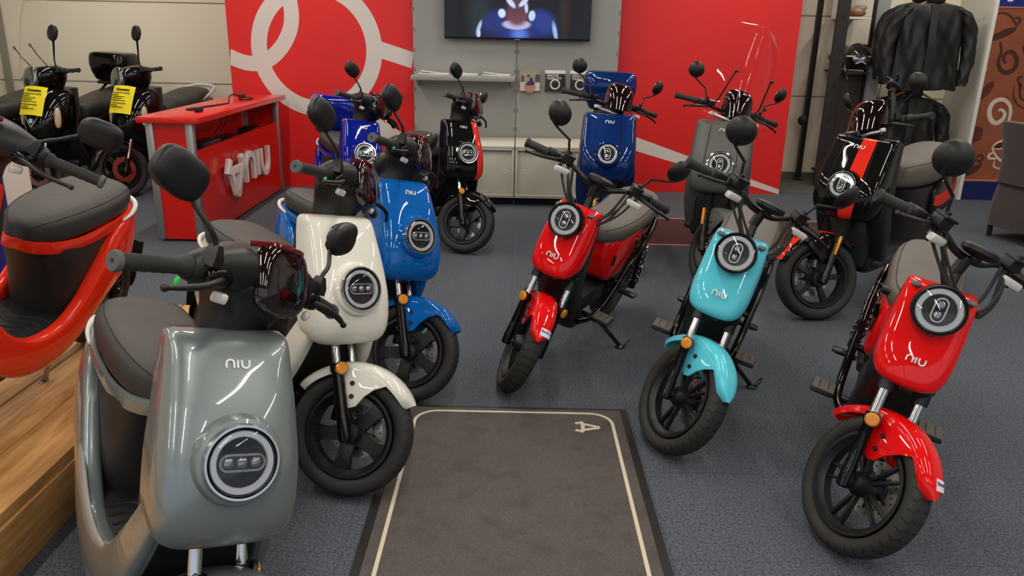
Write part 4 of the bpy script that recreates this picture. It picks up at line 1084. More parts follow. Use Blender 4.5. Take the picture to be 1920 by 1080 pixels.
# ------------------------------------------------------------------ room materials
def noise_mix(name, c1, c2, scale, rough, bump=0.0, detail=4, c3=None, s3=3.0, f3=.35, seams=None):
    m = mat(name, c1, rough=rough, vary=0)
    nt = m.node_tree; b = nt.nodes['Principled BSDF']; tc = node(nt, 'ShaderNodeTexCoord')
    n = node(nt, 'ShaderNodeTexNoise'); n.inputs['Scale'].default_value = scale; n.inputs['Detail'].default_value = detail; n.inputs['Roughness'].default_value = .8 if detail > 6 else .5
    nt.links.new(tc.outputs['Object'], n.inputs['Vector'])
    cr_ = node(nt, 'ShaderNodeMapRange'); cr_.inputs['From Min'].default_value = .38; cr_.inputs['From Max'].default_value = .62
    nt.links.new(n.outputs['Fac'], cr_.inputs['Value'])
    mx = node(nt, 'ShaderNodeMixRGB'); mx.inputs[1].default_value = c1; mx.inputs[2].default_value = c2
    nt.links.new(cr_.outputs[0], mx.inputs[0]); out = mx.outputs[0]
    if c3:
        n3 = node(nt, 'ShaderNodeTexNoise'); n3.inputs['Scale'].default_value = s3; n3.inputs['Detail'].default_value = 5
        nt.links.new(tc.outputs['Object'], n3.inputs['Vector'])
        r3 = node(nt, 'ShaderNodeMapRange'); r3.inputs['From Min'].default_value = .5; r3.inputs['From Max'].default_value = .75; r3.inputs['To Max'].default_value = f3
        nt.links.new(n3.outputs['Fac'], r3.inputs['Value'])
        m3 = node(nt, 'ShaderNodeMixRGB'); m3.inputs[2].default_value = c3
        nt.links.new(r3.outputs[0], m3.inputs[0]); nt.links.new(out, m3.inputs[1]); out = m3.outputs[0]
    if seams:
        br = node(nt, 'ShaderNodeTexBrick'); br.offset = 0; br.inputs['Scale'].default_value = 1.0
        br.inputs['Mortar Size'].default_value = .002; br.inputs['Brick Width'].default_value = seams; br.inputs['Row Height'].default_value = seams
        br.inputs['Color1'].default_value = (1, 1, 1, 1); br.inputs['Color2'].default_value = (1, 1, 1, 1); br.inputs['Mortar'].default_value = (.72, .72, .72, 1)
        nt.links.new(tc.outputs['Object'], br.inputs['Vector'])
        mm = node(nt, 'ShaderNodeMixRGB'); mm.blend_type = 'MULTIPLY'; mm.inputs[0].default_value = 1
        nt.links.new(out, mm.inputs[1]); nt.links.new(br.outputs['Color'], mm.inputs[2]); out = mm.outputs[0]
    nt.links.new(out, b.inputs['Base Color'])
    if bump:
        bp = node(nt, 'ShaderNodeBump'); bp.inputs['Strength'].default_value = bump; bp.inputs['Distance'].default_value = .004
        nt.links.new(n.outputs['Fac'], bp.inputs['Height']); nt.links.new(bp.outputs['Normal'], b.inputs['Normal'])
    return m
noise_mix('carpet', rgb(30, 34, 41), rgb(102, 108, 117), 120, .95, 0, 8, seams=.5)
noise_mix('mat_pile', rgb(74, 67, 65), rgb(98, 91, 88), 330, .95, .4, 3, c3=rgb(66, 60, 56), s3=9.0, f3=.7)
mat('mat_rubber', rgb(34, 32, 32), rough=.6)
mat('mat_cream', rgb(206, 194, 168), rough=.9, bump=.3)
mat('wall_cream', rgb(243, 233, 210), rough=.55, bump=.05)
mat('wall_white', rgb(222, 219, 208), rough=.6)
mat('groove', rgb(150, 143, 128), rough=.8)
mat('ceiling_white', rgb(120, 118, 112), rough=.8)
mat('concrete', rgb(92, 94, 88), rough=.85, bump=.3, bscale=60)
mat('red_board', rgb(222, 34, 32), rough=.42)
mat('red_laminate', rgb(206, 22, 10), rough=.3, coat=.2, vary=0)
mat('band_white', rgb(216, 208, 200), rough=.5)
mat('grey_board', rgb(150, 150, 146), rough=.55)
mat('cabinet_cream', rgb(206, 200, 184), rough=.5)
mat('cabinet_dark', rgb(14, 14, 15), rough=.6)
mat('aluminium', rgb(168, 168, 168), rough=.35, metal=.8)
mat('letter_white', rgb(228, 222, 215), rough=.4)
mat('paper_white', rgb(228, 224, 220), rough=.7)
mat('paper_dark', rgb(44, 40, 38), rough=.4)
mat('paper_stone', rgb(160, 148, 130), rough=.5)
mat('paper_pink', rgb(190, 140, 112), rough=.5)
mat('paper_purple', rgb(60, 46, 110), rough=.5)
mat('paper_arch', rgb(84, 78, 58), rough=.5)
mat('board_trim', rgb(186, 150, 136), rough=.35, metal=.5)
mat('mural_blue', rgb(30, 38, 120), rough=.5)
mat('mural_skirt', rgb(18, 24, 92), rough=.6)
mat('mural_dark', rgb(74, 36, 24), rough=.6)
mat('mural_bean', rgb(98, 40, 26), rough=.6)
mat('mural_white', rgb(214, 196, 180), rough=.6)
mat('mural_orange', rgb(206, 128, 76), rough=.6)
noise_mix('mural_brown', rgb(140, 76, 48), rgb(152, 84, 54), 6, .6)
mat('chair_fabric', rgb(58, 50, 46), rough=.9, bump=.4, bscale=500, sheen=.3)
mat('chair_grey', rgb(66, 66, 66), rough=.8, bump=.3)
mat('jacket_black', rgb(24, 24, 23), rough=.5, bump=1.0, bscale=16)
mat('jacket_navy', rgb(22, 22, 27), rough=.55, bump=1.0, bscale=14)
mat('hanger_wood', rgb(196, 130, 48), rough=.45)
mat('upright_brown', rgb(46, 38, 34), rough=.5)
mat('upright_black', rgb(22, 21, 20), rough=.5)
mat('helmet_grey', rgb(96, 98, 96), rough=.3, coat=.6)
mat('helmet_dark', rgb(50, 46, 42), rough=.1, coat=1.0)
mat('helmet_red', rgb(130, 24, 26), rough=.2, coat=.8)
mat('strap_cream', rgb(176, 160, 140), rough=.8)
mat('bag_plastic', rgb(190, 172, 150), rough=.2, coat=.6)
mat('bag_brown', rgb(150, 98, 60), rough=.6)
mat('lock_mat', rgb(60, 40, 38), rough=.6)
mat('banner_blue', rgb(30, 26, 110), rough=.5)
mat('banner_white', rgb(196, 186, 176), rough=.5)
mat('tube_white', rgb(250, 246, 236), rough=.4, emit=(1, .95, .86, 1), estr=6.0)
mat('black_device', rgb(20, 20, 21), rough=.4)
# planks: stretched grain
m = mat('plank_wood', rgb(190, 140, 84), rough=.6, vary=0)
nt = m.node_tree; b_ = nt.nodes['Principled BSDF']; tc = node(nt, 'ShaderNodeTexCoord'); mp = node(nt, 'ShaderNodeMapping')
oi = node(nt, 'ShaderNodeObjectInfo'); ad = node(nt, 'ShaderNodeVectorMath', operation='ADD'); ml = node(nt, 'ShaderNodeMath', operation='MULTIPLY'); ml.inputs[1].default_value = 37
nt.links.new(oi.outputs['Random'], ml.inputs[0]); nt.links.new(tc.outputs['Object'], ad.inputs[0]); nt.links.new(ml.outputs[0], ad.inputs[1]); nt.links.new(ad.outputs[0], mp.inputs[0])
mp.inputs['Scale'].default_value = (9, .8, 9)
n = node(nt, 'ShaderNodeTexNoise'); n.inputs['Scale'].default_value = 3.5; n.inputs['Detail'].default_value = 6; n.inputs['Distortion'].default_value = .8
nt.links.new(mp.outputs[0], n.inputs['Vector'])
rp = node(nt, 'ShaderNodeValToRGB'); rp.color_ramp.elements[0].position = .3; rp.color_ramp.elements[0].color = rgb(166, 114, 62); rp.color_ramp.elements[1].position = .68; rp.color_ramp.elements[1].color = rgb(220, 166, 102)
nt.links.new(n.outputs['Fac'], rp.inputs[0])
vo = node(nt, 'ShaderNodeTexVoronoi'); vo.inputs['Scale'].default_value = 1.6; mp2 = node(nt, 'ShaderNodeMapping'); mp2.inputs['Scale'].default_value = (3.0, 1.0, 1.0)
nt.links.new(ad.outputs[0], mp2.inputs[0]); nt.links.new(mp2.outputs[0], vo.inputs['Vector'])
kr = node(nt, 'ShaderNodeMapRange'); kr.inputs['From Min'].default_value = .02; kr.inputs['From Max'].default_value = .07; kr.inputs['To Min'].default_value = .75; kr.inputs['To Max'].default_value = 0
nt.links.new(vo.outputs['Distance'], kr.inputs['Value'])
kx = node(nt, 'ShaderNodeMixRGB'); kx.inputs[2].default_value = rgb(96, 58, 30); nt.links.new(kr.outputs[0], kx.inputs[0]); nt.links.new(rp.outputs[0], kx.inputs[1]); nt.links.new(kx.outputs[0], b_.inputs['Base Color'])
bp = node(nt, 'ShaderNodeBump'); bp.inputs['Strength'].default_value = .25; bp.inputs['Distance'].default_value = .003; nt.links.new(n.outputs['Fac'], bp.inputs['Height']); nt.links.new(bp.outputs[0], b_.inputs['Normal'])

# ------------------------------------------------------------------ room shell
YB = 8.9
def bx(x0, x1, y0, y1, z0, z1, bev=0.0, mb=None):
    mb = mb or MB(); mb.box(((x0 + x1) / 2, (y0 + y1) / 2, (z0 + z1) / 2), (x1 - x0, y1 - y0, z1 - z0), bev); return mb
struct('floor', bx(-6.5, 7.2, -3.6, 9.0, -.1, 0), 'carpet')
struct('ceiling', bx(-6.5, 7.2, -3.6, 9.0, CEIL, CEIL + .1), 'ceiling_white')
wb = bx(-6.5, 7.2, YB, YB + .1, 0, CEIL); wb.cur = 1
for z in (.905, 1.745): bx(-6.5, 7.2, YB - .002, YB + .01, z - .007, z + .007, mb=wb)
struct('wall_back', wb, ['wall_cream', 'groove'])
struct('wall_left', bx(-6.5, -6.4, -3.6, YB, 0, CEIL), 'wall_cream')
o = obj('corner_line_strip', bx(-5.62, -5.56, YB - .05, YB, .0, CEIL), 'groove'); tag(o, 'narrow grey upright strip added for the dark corner line, cream wall at far left', 'duct')  # added upright standing in for the dark vertical line at the wall corner
struct('wall_right', bx(7.1, 7.2, -3.6, YB, 0, CEIL), 'wall_white')
fr = MB()
for x in (-5.6, -3.5, -1.2, 1.2, 3.5, 5.6, 7.1): bx(x - .06, x + .06, -3.6, -3.5, 0, CEIL, mb=fr)
bx(-6.5, 7.2, -3.6, -3.5, 2.7, CEIL, mb=fr); bx(-6.5, 7.2, -3.6, -3.5, 0, .35, mb=fr)
struct('wall_front', fr, 'wall_white')
struct('baseboard_back', bx(-6.4, 2.7, YB - .015, YB, 0, .08), 'concrete')
pl = bx(2.72, 4.42, 7.95, YB, .0, .012); bx(2.72, 4.42, YB - .10, YB, 0, .07, mb=pl)
struct('trim_1', pl, 'concrete', 'bare concrete strip of floor under the clothes rail')
b = bx(.60, 3.1, 5.74, 6.64, 0, .005); b.cur = 1
for y in (5.74, 6.64): bx(.60, 3.1, y - .018, y + .018, 0, .008, mb=b)
struct('trim_2', b, ['lock_mat', 'board_trim'], 'brown floor strip with two metal edge trims')

# ceiling fittings over the lamps
for i, (x, y) in enumerate(TUBES):
    far = 'front' if y < 0 else ['near', 'second', 'third', 'back'][min(3, int((y - .5) / 2.2))]
    t = thing('ceiling_light', 'white ceiling strip light in the %s row, %s' % (far, {-4.2: 'at far left', -2.1: 'left of the middle', 0.0: 'over the middle', 2.1: 'right of the middle', 4.2: 'at far right'}[x]), 'light', (x, y, CEIL), 0, 'ceiling strip lights')
    b = MB(); b.box((0, 0, -.025), (.14, TUBE_L + .06, .05), .008); obj('housing', b, 'ceiling_white', t)
    b = MB()
    for s in (-1, 1): b.tube([(s * .035, -TUBE_L / 2, -.062), (s * .035, TUBE_L / 2, -.062)], .011, 10)
    obj('tube', b, 'tube_white', t)

# ------------------------------------------------------------------ display wall
def wall_plane(x, z, y): return at((x, y, z), (0, -1, 0))       # local x -> world x, y -> z, z -> towards the room
YL, YC, YR = 7.75, 7.68, 7.88
def px2(px, py, Y):
    d = _f + _r * ((px - 960) / FPX) - _u * ((py - 540) / FPX); t = Y / d.y
    return V((d.x * t, Y, CAM_H + d.z * t))
def pxx(px, py, X):
    d = _f + _r * ((px - 960) / FPX) - _u * ((py - 540) / FPX); t = X / d.x
    return V((X, d.y * t, CAM_H + d.z * t))
def z3(px, py):      # detail view measured from the photograph
    q = px2(400 + px / 2.25, py / 2.25, YL); return (q.x, q.z)
t = thing('backdrop', 'red display panel with white loop pattern, left of the grey panel', 'display wall', (-1.855, YL + .06, 0), 0, 'red display panels')
T0 = t.location
def lp(mb): 
    for i in range(len(mb.v)): mb.v[i] = mb.v[i] - T0
    return mb
obj('panel', lp(bx(-2.735, -.975, YL, YL + .12, .0, 2.6)), 'red_board', t)
g = MB(); MW = at((0, YL, 0), (0, -1, 0))
e = .0015
hw = .075
cx_, cz_ = z3(436, 205); xr, _ = z3(712, 205); xr -= hw; Rr = xr - cx_
g.ribbon([(cx_ + Rr * cos(2 * pi * k / 72), cz_ + Rr * 1.02 * sin(2 * pi * k / 72)) for k in range(72)], hw, e, MW, closed=True)
g.ribbon(cr([z3(64, 236), z3(115, 258), z3(165, 268), z3(212, 262), z3(258, 232), z3(300, 180), z3(328, 105), z3(325, 20), z3(296, -60), z3(240, -110)], 8), hw * .93, e * 1.3, MW)
g.ribbon([z3(690, 205), z3(845, 255)], hw, e * 1.3, MW)
g.ribbon(cr([z3(470, 478), z3(600, 498), z3(720, 548), z3(846, 640)], 8), hw, e * 1.3, MW)
# keep the band inside the panel
for i in range(len(g.v)):
    g.v[i].x = max(-2.735, min(-.975, g.v[i].x)); g.v[i].z = min(2.58, g.v[i].z)
obj('graphic_band', lp(g), 'band_white', t)
t = thing('backdrop', 'red display panel with one white stripe, right of the grey panel', 'display wall', (1.83, YR + .06, 0), 0, 'red display panels')
T0 = t.location
obj('panel', lp(bx(.975, 2.69, YR, YR + .12, 0, 2.6)), 'red_board', t)
g = MB(); MW = at((0, YR, 0), (0, -1, 0))
def q2(px, py): v = px2(px, py, YR); return (v.x, v.z)
a, b2 = q2(1165, 261), q2(1474, 368)
g.ribbon([a, b2], .069, e, MW)
for i in range(len(g.v)): g.v[i].x = max(.975, min(2.69, g.v[i].x)); g.v[i].z = max(.002, g.v[i].z)
obj('graphic_band', lp(g), 'band_white', t)
t = thing('backdrop', 'grey slotted display panel carrying the television', 'display wall', (0, YC + .06, 0))
T0 = t.location
for x0, x1 in ((-.975, -.003), (.003, .955)):
    b = bx(x0, x1, YC, YC + .12, 0, 2.6); b.cur = 1
    for z in (.45, .62, .80, .98, 1.16, 1.34, 1.52, 1.7):
        for x in (x0 + .012, x1 - .012): bx(x - .003, x + .003, YC - .001, YC + .01, z - .018, z + .018, mb=b)
    obj('panel', lp(b), ['grey_board', 'cabinet_dark'], t)
obj('seam', lp(bx(-.003, .003, YC + .02, YC + .05, 0, 2.6)), 'cabinet_dark', t)

# television with a person in riding gear on the screen
m = bpy.data.materials.new('tv_picture'); m.use_nodes = True; MATS['tv_picture'] = m
nt = m.node_tree; nt.nodes.clear(); out = node(nt, 'ShaderNodeOutputMaterial'); em = node(nt, 'ShaderNodeEmission'); gl = node(nt, 'ShaderNodeBsdfGlossy'); gl.inputs['Roughness'].default_value = .08
sh = node(nt, 'ShaderNodeMixShader'); sh.inputs[0].default_value = .04
em.inputs['Strength'].default_value = 1.0
nt.links.new(em.outputs[0], sh.inputs[1]); nt.links.new(gl.outputs[0], sh.inputs[2]); nt.links.new(sh.outputs[0], out.inputs[0])
tc = node(nt, 'ShaderNodeTexCoord')
col = None
def blob(cx, cy, rx, ry, rot, c, soft=.25):
    """soft ellipse in screen metres: x across, y up from the lower edge"""
    global col
    mp = node(nt, 'ShaderNodeMapping'); mp.vector_type = 'TEXTURE'
    mp.inputs['Location'].default_value = (cx, cy, 0); mp.inputs['Rotation'].default_value = (0, 0, rot); mp.inputs['Scale'].default_value = (rx, ry, 1)
    nt.links.new(tc.outputs['Object'], mp.inputs[0])
    vm = node(nt, 'ShaderNodeVectorMath', operation='MULTIPLY'); vm.inputs[1].default_value = (1, 1, 0); nt.links.new(mp.outputs[0], vm.inputs[0])
    ln = node(nt, 'ShaderNodeVectorMath', operation='LENGTH'); nt.links.new(vm.outputs[0], ln.inputs[0])
    mr = node(nt, 'ShaderNodeMapRange'); mr.interpolation_type = 'SMOOTHSTEP'; mr.inputs['From Min'].default_value = 1 - soft; mr.inputs['From Max'].default_value = 1 + soft; mr.inputs['To Min'].default_value = 1; mr.inputs['To Max'].default_value = 0
    nt.links.new(ln.outputs['Value'], mr.inputs['Value'])
    mx = node(nt, 'ShaderNodeMixRGB'); mx.inputs[2].default_value = c; nt.links.new(mr.outputs[0], mx.inputs[0])
    if col is None: mx.inputs[1].default_value = rgb(22, 20, 22)
    else: nt.links.new(col, mx.inputs[1])
    col = mx.outputs[0]
# screen: 1.33 m wide, measured in 6.4 view pixels per photo pixel
def tvp(px, py): q = px2(820 + px / 6.4, py / 6.4, 7.60); return q.x, q.z - 1.458
def tb(px, py, wpx, hpx, rot, c, soft=.25):
    x, y = tvp(px, py); k = 7.4 / FPX / 6.4; blob(x, y, wpx * k, hpx * k, rot, c, soft)
tb(500, 170, 130, 260, 0, rgb(38, 46, 50), .7); tb(1530, 200, 60, 300, 0, rgb(44, 36, 30), .7)
tb(960, 470, 470, 260, 0, rgb(20, 20, 62), .18)
tb(700, 250, 150, 110, .5, rgb(40, 48, 120), .5); tb(1260, 270, 150, 120, -.5, rgb(44, 58, 140), .5)
tb(960, 400, 220, 110, 0, rgb(34, 50, 130), .6); tb(985, 410, 80, 60, 0, rgb(92, 130, 226), .8)
tb(950, 295, 160, 55, 0, rgb(196, 186, 224), .2); tb(958, 190, 120, 110, 0, rgb(120, 66, 72), .35); tb(960, 70, 110, 120, 0, rgb(96, 60, 66), .5)
tb(880, 30, 28, 75, .75, rgb(210, 220, 255), .3); tb(1035, 30, 26, 65, -.85, rgb(210, 220, 255), .3); tb(1068, 95, 20, 55, .1, rgb(205, 215, 250), .4)
tb(775, 160, 42, 48, .2, rgb(214, 232, 255), .25); tb(1135, 190, 38, 55, -.1, rgb(200, 222, 250), .3)
tb(500, 330, 20, 75, -.35, rgb(170, 200, 240), .5); tb(498, 405, 20, 45, -.1, rgb(196, 220, 250), .4); tb(1410, 380, 24, 100, .22, rgb(160, 190, 240), .5)
nt.links.new(col, em.inputs['Color'])
TVY = 7.585
t = thing('television', 'wide flat black television on the grey panel showing a person in a blue riding jacket', 'television', (0, TVY, 1.444))
b = MB(); b.box((0, .03, .385), (1.345, .05, .77), .008); obj('tv_case', b, 'black_satin', t)
b = MB(); b.box((0, .002, .392), (1.33, .004, .742)); 
o = obj('screen', b, 'tv_picture', t); 
# screen coordinates: turn the plate so object x is across and y is up
o.data.transform(Matrix.Translation((0, -.002, .014)).inverted()); o.data.transform(Matrix.Rotation(radians(-90), 4, 'X')); o.matrix_basis = Matrix.Translation((0, -.002, .014)) @ Matrix.Rotation(radians(90), 4, 'X')
b = MB(); b.box((0, -.0, .006), (.05, .004, .005)); obj('maker_plate', b, 'aluminium', t)
b = MB(); b.box((0, .072, .4), (.4, .042, .3), .004); obj('wall_bracket', b, 'black_satin', t)

# shelf with flyers
t = thing('wall_shelf', 'thick grey shelf on the left half of the grey panel', 'shelf', (-.49, YC, 1.10))
b = MB(); b.box((0, -.14, 0), (.96, .28, .042), .006); obj('shelf_board', b, 'grey_board', t)
b = MB()
for x in (-.44, .44): b.prism([(0, 0), (-.22, 0), (0, -.07)], .006, Matrix.Translation((x, 0, -.022)) @ Matrix.Rotation(radians(90), 4, 'Z') @ Matrix.Rotation(radians(90), 4, 'X'))
obj('shelf_bracket', b, 'grey_board', t)
for k, (x0, x1, nm) in enumerate(((785, 846, 'leftmost of three'), (842, 895, 'middle of three'), (905, 957, 'rightmost of three'))):
    a, c = px2(x0, 138, 7.52), px2(x1, 139, 7.52)
    b = MB()
    for q in range(5): b.box((0, 0, .002 + q * .003), ((c.x - a.x) * (1 - .03 * (q % 2)), .2, .0022), 0, Matrix.Rotation(radians((q * 37) % 5 - 2), 4, 'Z'))
    b.box((-.02, .03, .02), ((c.x - a.x) * .8, .12, .002), 0, Matrix.Rotation(radians(6), 4, 'Y'))
    o = obj('flyer_stack', b, 'paper_white'); o.location = ((a.x + c.x) / 2, 7.54, 1.122)
    tag(o, 'white flyer stack on the grey shelf, %s' % nm, 'papers', 'flyer stacks on the grey shelf')

# leaflet pockets and leaflets
b = bx(.01, .955, YC - .008, YC, 1.03, 1.085); o = obj('wall_rail', b, 'grey_board'); tag(o, 'grey slat rail the leaflet pockets hang on', 'rail')
for k, (x0, x1, z0, z1, nm) in enumerate(((.035, .223, .985, 1.17, 'photo'), (.272, .462, .985, 1.165, 'city'), (.508, .70, .985, 1.165, 'city2'))):
    w_ = x1 - x0; xc = (x0 + x1) / 2
    t = thing('leaflet_pocket', {'photo': 'clear wall pocket holding the street photo leaflet, leftmost', 'city': 'clear wall pocket holding the dark leaflet beside the street photo', 'city2': 'clear wall pocket half hidden behind the round scooter mirror'}[nm], 'leaflet holder', (xc, YC - .01, z0), 0, 'clear leaflet pockets')
    b = MB(); b.box((0, -.045, .06), (w_ + .012, .003, .12)); b.box((0, -.024, .0), (w_ + .012, .045, .003))
    for s in (-1, 1): b.box((s * (w_ / 2 + .006), -.024, .05), (.003, .045, .10))
    b.box((0, -.002, .09), (w_ + .012, .003, .2)); obj('pocket', b, 'clear_screen', t)
    l = thing('leaflet', {'photo': 'leaflet with a street photo of a scooter before arches', 'city': 'dark leaflet with the words unlock your city and a white ring', 'city2': 'dark leaflet peeking out behind the round scooter mirror'}[nm], 'leaflet', (xc, YC - .035, z0 + .003), 0, 'leaflets in the wall pockets')
    h_ = z1 - z0
    b = MB(); b.box((0, 0, h_ / 2), (w_, .004, h_)); b.box((.003, .006, h_ / 2 + .006), (w_ * .98, .004, h_)); b.box((-.003, .012, h_ / 2 + .012), (w_ * .98, .004, h_))
    obj('page', b, 'paper_stone' if nm == 'photo' else 'paper_white', l)
    M = at((0, -.0022, 0), (0, -1, 0))
    b = MB()
    if nm == 'photo':
        b.cur = 0; b.prism([(-w_ / 2, 0), (w_ / 2, 0), (w_ / 2, h_ * .42), (-w_ / 2, h_ * .42)], .0003, M)
        b.cur = 1
        for ax, az, aw, ah in ((-.07, .085, .013, .055), (-.015, .125, .014, .025), (.07, .08, .022, .075)):
            b.prism([(ax - aw, az), (ax + aw, az)] + arc2(ax, az + ah - aw, aw, 0, 180, 8), .0005, M)
        b.cur = 2; b.prism(arc2(0, .035, .055, 0, 360, 16)[:-1], .0005, M @ Matrix.Translation((0, 0, .0)))
        b.cur = 3; b.prism([(-.045, .06), (-.01, .09), (.0, .12), (.02, .125), (.03, .09), (.05, .07), (.03, .05), (-.03, .05)], .0008, M)
        obj('print', b, ['band_white', 'paper_arch', 'paper_pink', 'paper_purple'], l)
    else:
        b.prism([(-w_ / 2, 0), (w_ / 2, 0), (w_ / 2, h_ * .9), (-w_ / 2, h_ * .9)], .0004, M); b.cur = 1
        b.ribbon(arc2(.0, h_ * .36, w_ * .22, 0, 360, 36)[:-1], .006, .0006, M, closed=True)
        obj('print', b, ['paper_dark', 'paper_white'], l)
        text_obj('title', 'UNLOCK\nYOUR CITY', .027, M @ Matrix.Translation((-w_ * .42, h_ * .73, .0006)), 'paper_white', l, .0002, 1.0, 'LEFT', .0008)

# cabinets
for k, (x0, x1) in enumerate(((-.975, -.004), (.004, .97))):
    w_ = x1 - x0
    t = thing('sliding_cabinet', ['cream low cabinet behind the black scooter, left of the two', 'cream low cabinet right of the panel seam, behind the navy scooter'][k], 'cabinet', ((x0 + x1) / 2, 7.05, 0), 0, 'cream low cabinets')
    b = MB(); b.box((0, .30, .535), (w_, .62, .02), .003); b.box((0, .30, .085), (w_, .60, .02), .003)
    for s in (-1, 1): b.box((s * (w_ / 2 - .011), .30, .31), (.022, .60, .45), .003)
    b.box((0, .60, .31), (w_, .012, .45)); b.box((0, .004, .515), (w_ - .04, .02, .02), .002); b.box((0, .004, .10), (w_ - .04, .02, .02), .002)
    obj('carcass', b, 'cabinet_cream', t)
    b = MB(); b.box((0, .33, .04), (w_ - .02, .5, .08)); obj('plinth', b, 'cabinet_dark', t)
    for s in (-1, 1):
        b = MB(); b.box((s * (w_ / 4 - .012), .022 + .016 * (s * (1 - 2 * k) > 0), .308), (w_ / 2 - .012, .012, .40), .002); d = obj('door', b, 'cabinet_cream', t)
        hx = (w_ / 2 - .085) * s if s * (1 - 2 * k) > 0 else s * .05
        b = MB(); b.lathe([(.012, -.002), (.0135, .003), (.018, .004), (.021, .0), (.021, -.004)], at((hx, .016 + .016 * (s * (1 - 2 * k) > 0), .31), (0, -1, 0)), 24); obj('handle', b, 'paper_white', d)

# ------------------------------------------------------------------ red counter with upside down letters
t = thing('counter', 'red counter desk with silver corner posts and white letters upside down', 'counter', (-2.43, 6.57, 0)); T0 = t.location
CX0, CX1, CY0, CY1, CZ = -2.60, -2.27, 5.56, 7.60, .905
b = bx(CX0 - .03, CX1 + .075, CY0 - .07, CY1 + .03, CZ - .042, CZ, .004); obj('counter_top', lp(b), 'red_laminate', t)
b = bx(CX0 + .02, CX1 - .03, CY0, CY0 + .02, .02, CZ - .042); obj('end_panel', lp(b), 'red_laminate', t)
b = bx(CX0 + .02, CX1 - .03, CY1 - .02, CY1, .02, CZ - .042); obj('end_panel', lp(b), 'red_laminate', t)
b = bx(CX1 - .02, CX1, CY0 + .05, CY1 - .03, .02, .66); obj('front_panel', lp(b), 'red_laminate', t)
b = bx(CX0, CX0 + .02, CY0 + .05, CY1 - .03, .02, CZ - .042); obj('back_panel', lp(b), 'red_laminate', t)
b = bx(CX0 + .02, CX1 - .02, CY0 + .02, CY1 - .02, .585, .60); obj('inner_shelf', lp(b), 'red_laminate', t)
for x, y in ((CX0 + .03, CY0 + .01), (CX1 - .025, CY0 + .02), (CX1 - .015, CY1 - .02), (CX0 + .02, CY1 - .02)):
    b = MB(); b.box((x, y, (CZ - .042 + .02) / 2), (.055, .05, CZ - .042 - .02), .008); obj('corner_post', lp(b), 'aluminium', t)
b = MB()
for x in (CX0 + .08, CX1 - .08):
    for y in (CY0 + .08, CY1 - .08): b.tube([(x, y, 0), (x, y, .025)], .016, 10)
obj('foot', lp(b), 'black_satin', t)
MF = at((CX1 + .03, 6.75, .395), (1, 0, 0)) @ Matrix.Rotation(pi, 4, 'Z')
L, s_ = logo_strokes(.60)
for q, nm in zip(L, ('letter', 'letter', 'letter')):
    b = MB(); b.ribbon(q, .026, .032, MF); obj(nm, lp(b), 'letter_white', t)
def a_strokes(sz):
    P_ = [(-.5, -.78), (-.36, -.40), (-.30, -.22), (-.10, .42)] + arc2(0, .44, .10, 165, 15, 6) + [(.10, .42), (.30, -.22), (.36, -.40), (.5, -.78)]
    P_ = [(-.36, -.70), (-.50, -.36), (-.34, -.30), (-.09, .42)] + arc2(0, .44, .09, 165, 15, 6) + [(.09, .42), (.34, -.30), (.50, -.36), (.36, -.70)]
    return [[(x * sz, y * sz) for x, y in P_], [(-.40 * sz, -.30 * sz), (.40 * sz, -.30 * sz)]]
MA = at((CX1 + .03, 6.21, .36), (1, 0, 0)) @ Matrix.Rotation(pi, 4, 'Z')
b = MB()
for i_, q in enumerate(a_strokes(1.0)): b.ribbon([(x * .34, y * .235) for x, y in q], .026, .036 - .002 * i_, MA @ Matrix.Translation((0, 0, .001 * i_)))
obj('letter', lp(b), 'letter_white', t)
b = MB()
for y, z in ((6.12, .43), (6.45, .395), (6.75, .395), (6.95, .33)): b.tube([(CX1 - .005, y, z), (CX1 + .031, y, z)], .006, 8)
obj('letter_spacer', lp(b), 'aluminium', t)
# things on and in the counter
for k, (y0, ln, h_, lb) in enumerate(((5.80, .36, .055, 'flat black device box on the counter shelf, nearest the end'), (6.30, .30, .03, 'flat black power strip on the counter shelf'), (6.95, .22, .035, 'small black adapter on the counter shelf, furthest back'))):
    o = obj('device_box', bx(-2.44, -2.30, y0, y0 + ln, .601, .601 + h_ + .03, .006), 'black_device'); tag(o, lb, 'device', 'black devices inside the counter')
b = MB(); b.tube([(-2.36, 5.95, CZ + .006), (-2.48, 6.0, CZ + .006), (-2.46, 6.15, CZ + .006), (-2.40, 6.4, CZ + .006), (-2.38, 6.62, CZ + .006), (-2.42, 6.75, CZ + .03), (-2.44, 6.9, CZ + .05), (-2.40, 7.05, CZ + .02), (-2.33, 7.1, CZ + .006), (-2.34, 6.95, CZ + .006), (-2.42, 7.0, CZ + .006)], .006, 8, sm=8)
t = thing('power_cable', 'black power cable with plug lying on the red counter', 'cable', (-2.4, 6.0, CZ)); T0 = t.location
obj('cord', lp(b), 'black_device', t); b = MB(); b.box((-2.345, 5.9, CZ + .018), (.045, .07, .034), .006); b.tube([(-2.345, 5.86, CZ + .018), (-2.345, 5.82, CZ + .018)], .004, 6); obj('plug', lp(b), 'black_device', t)
b = MB(); b.box((-2.40, 7.02, CZ + .03), (.04, .09, .03), .006); obj('adapter', lp(b), 'black_device', t)
b = MB()
for y in (6.22, 6.35, 7.05, 7.12): b.tube([(-2.37, y + .1, .86), (-2.35, y + .12, .78), (-2.37, y, .70), (-2.36, y + .05, .615)], .005, 6, sm=6)
o = obj('hanging_cable', b, 'black_device'); tag(o, 'black cables hanging inside the counter opening', 'cable')

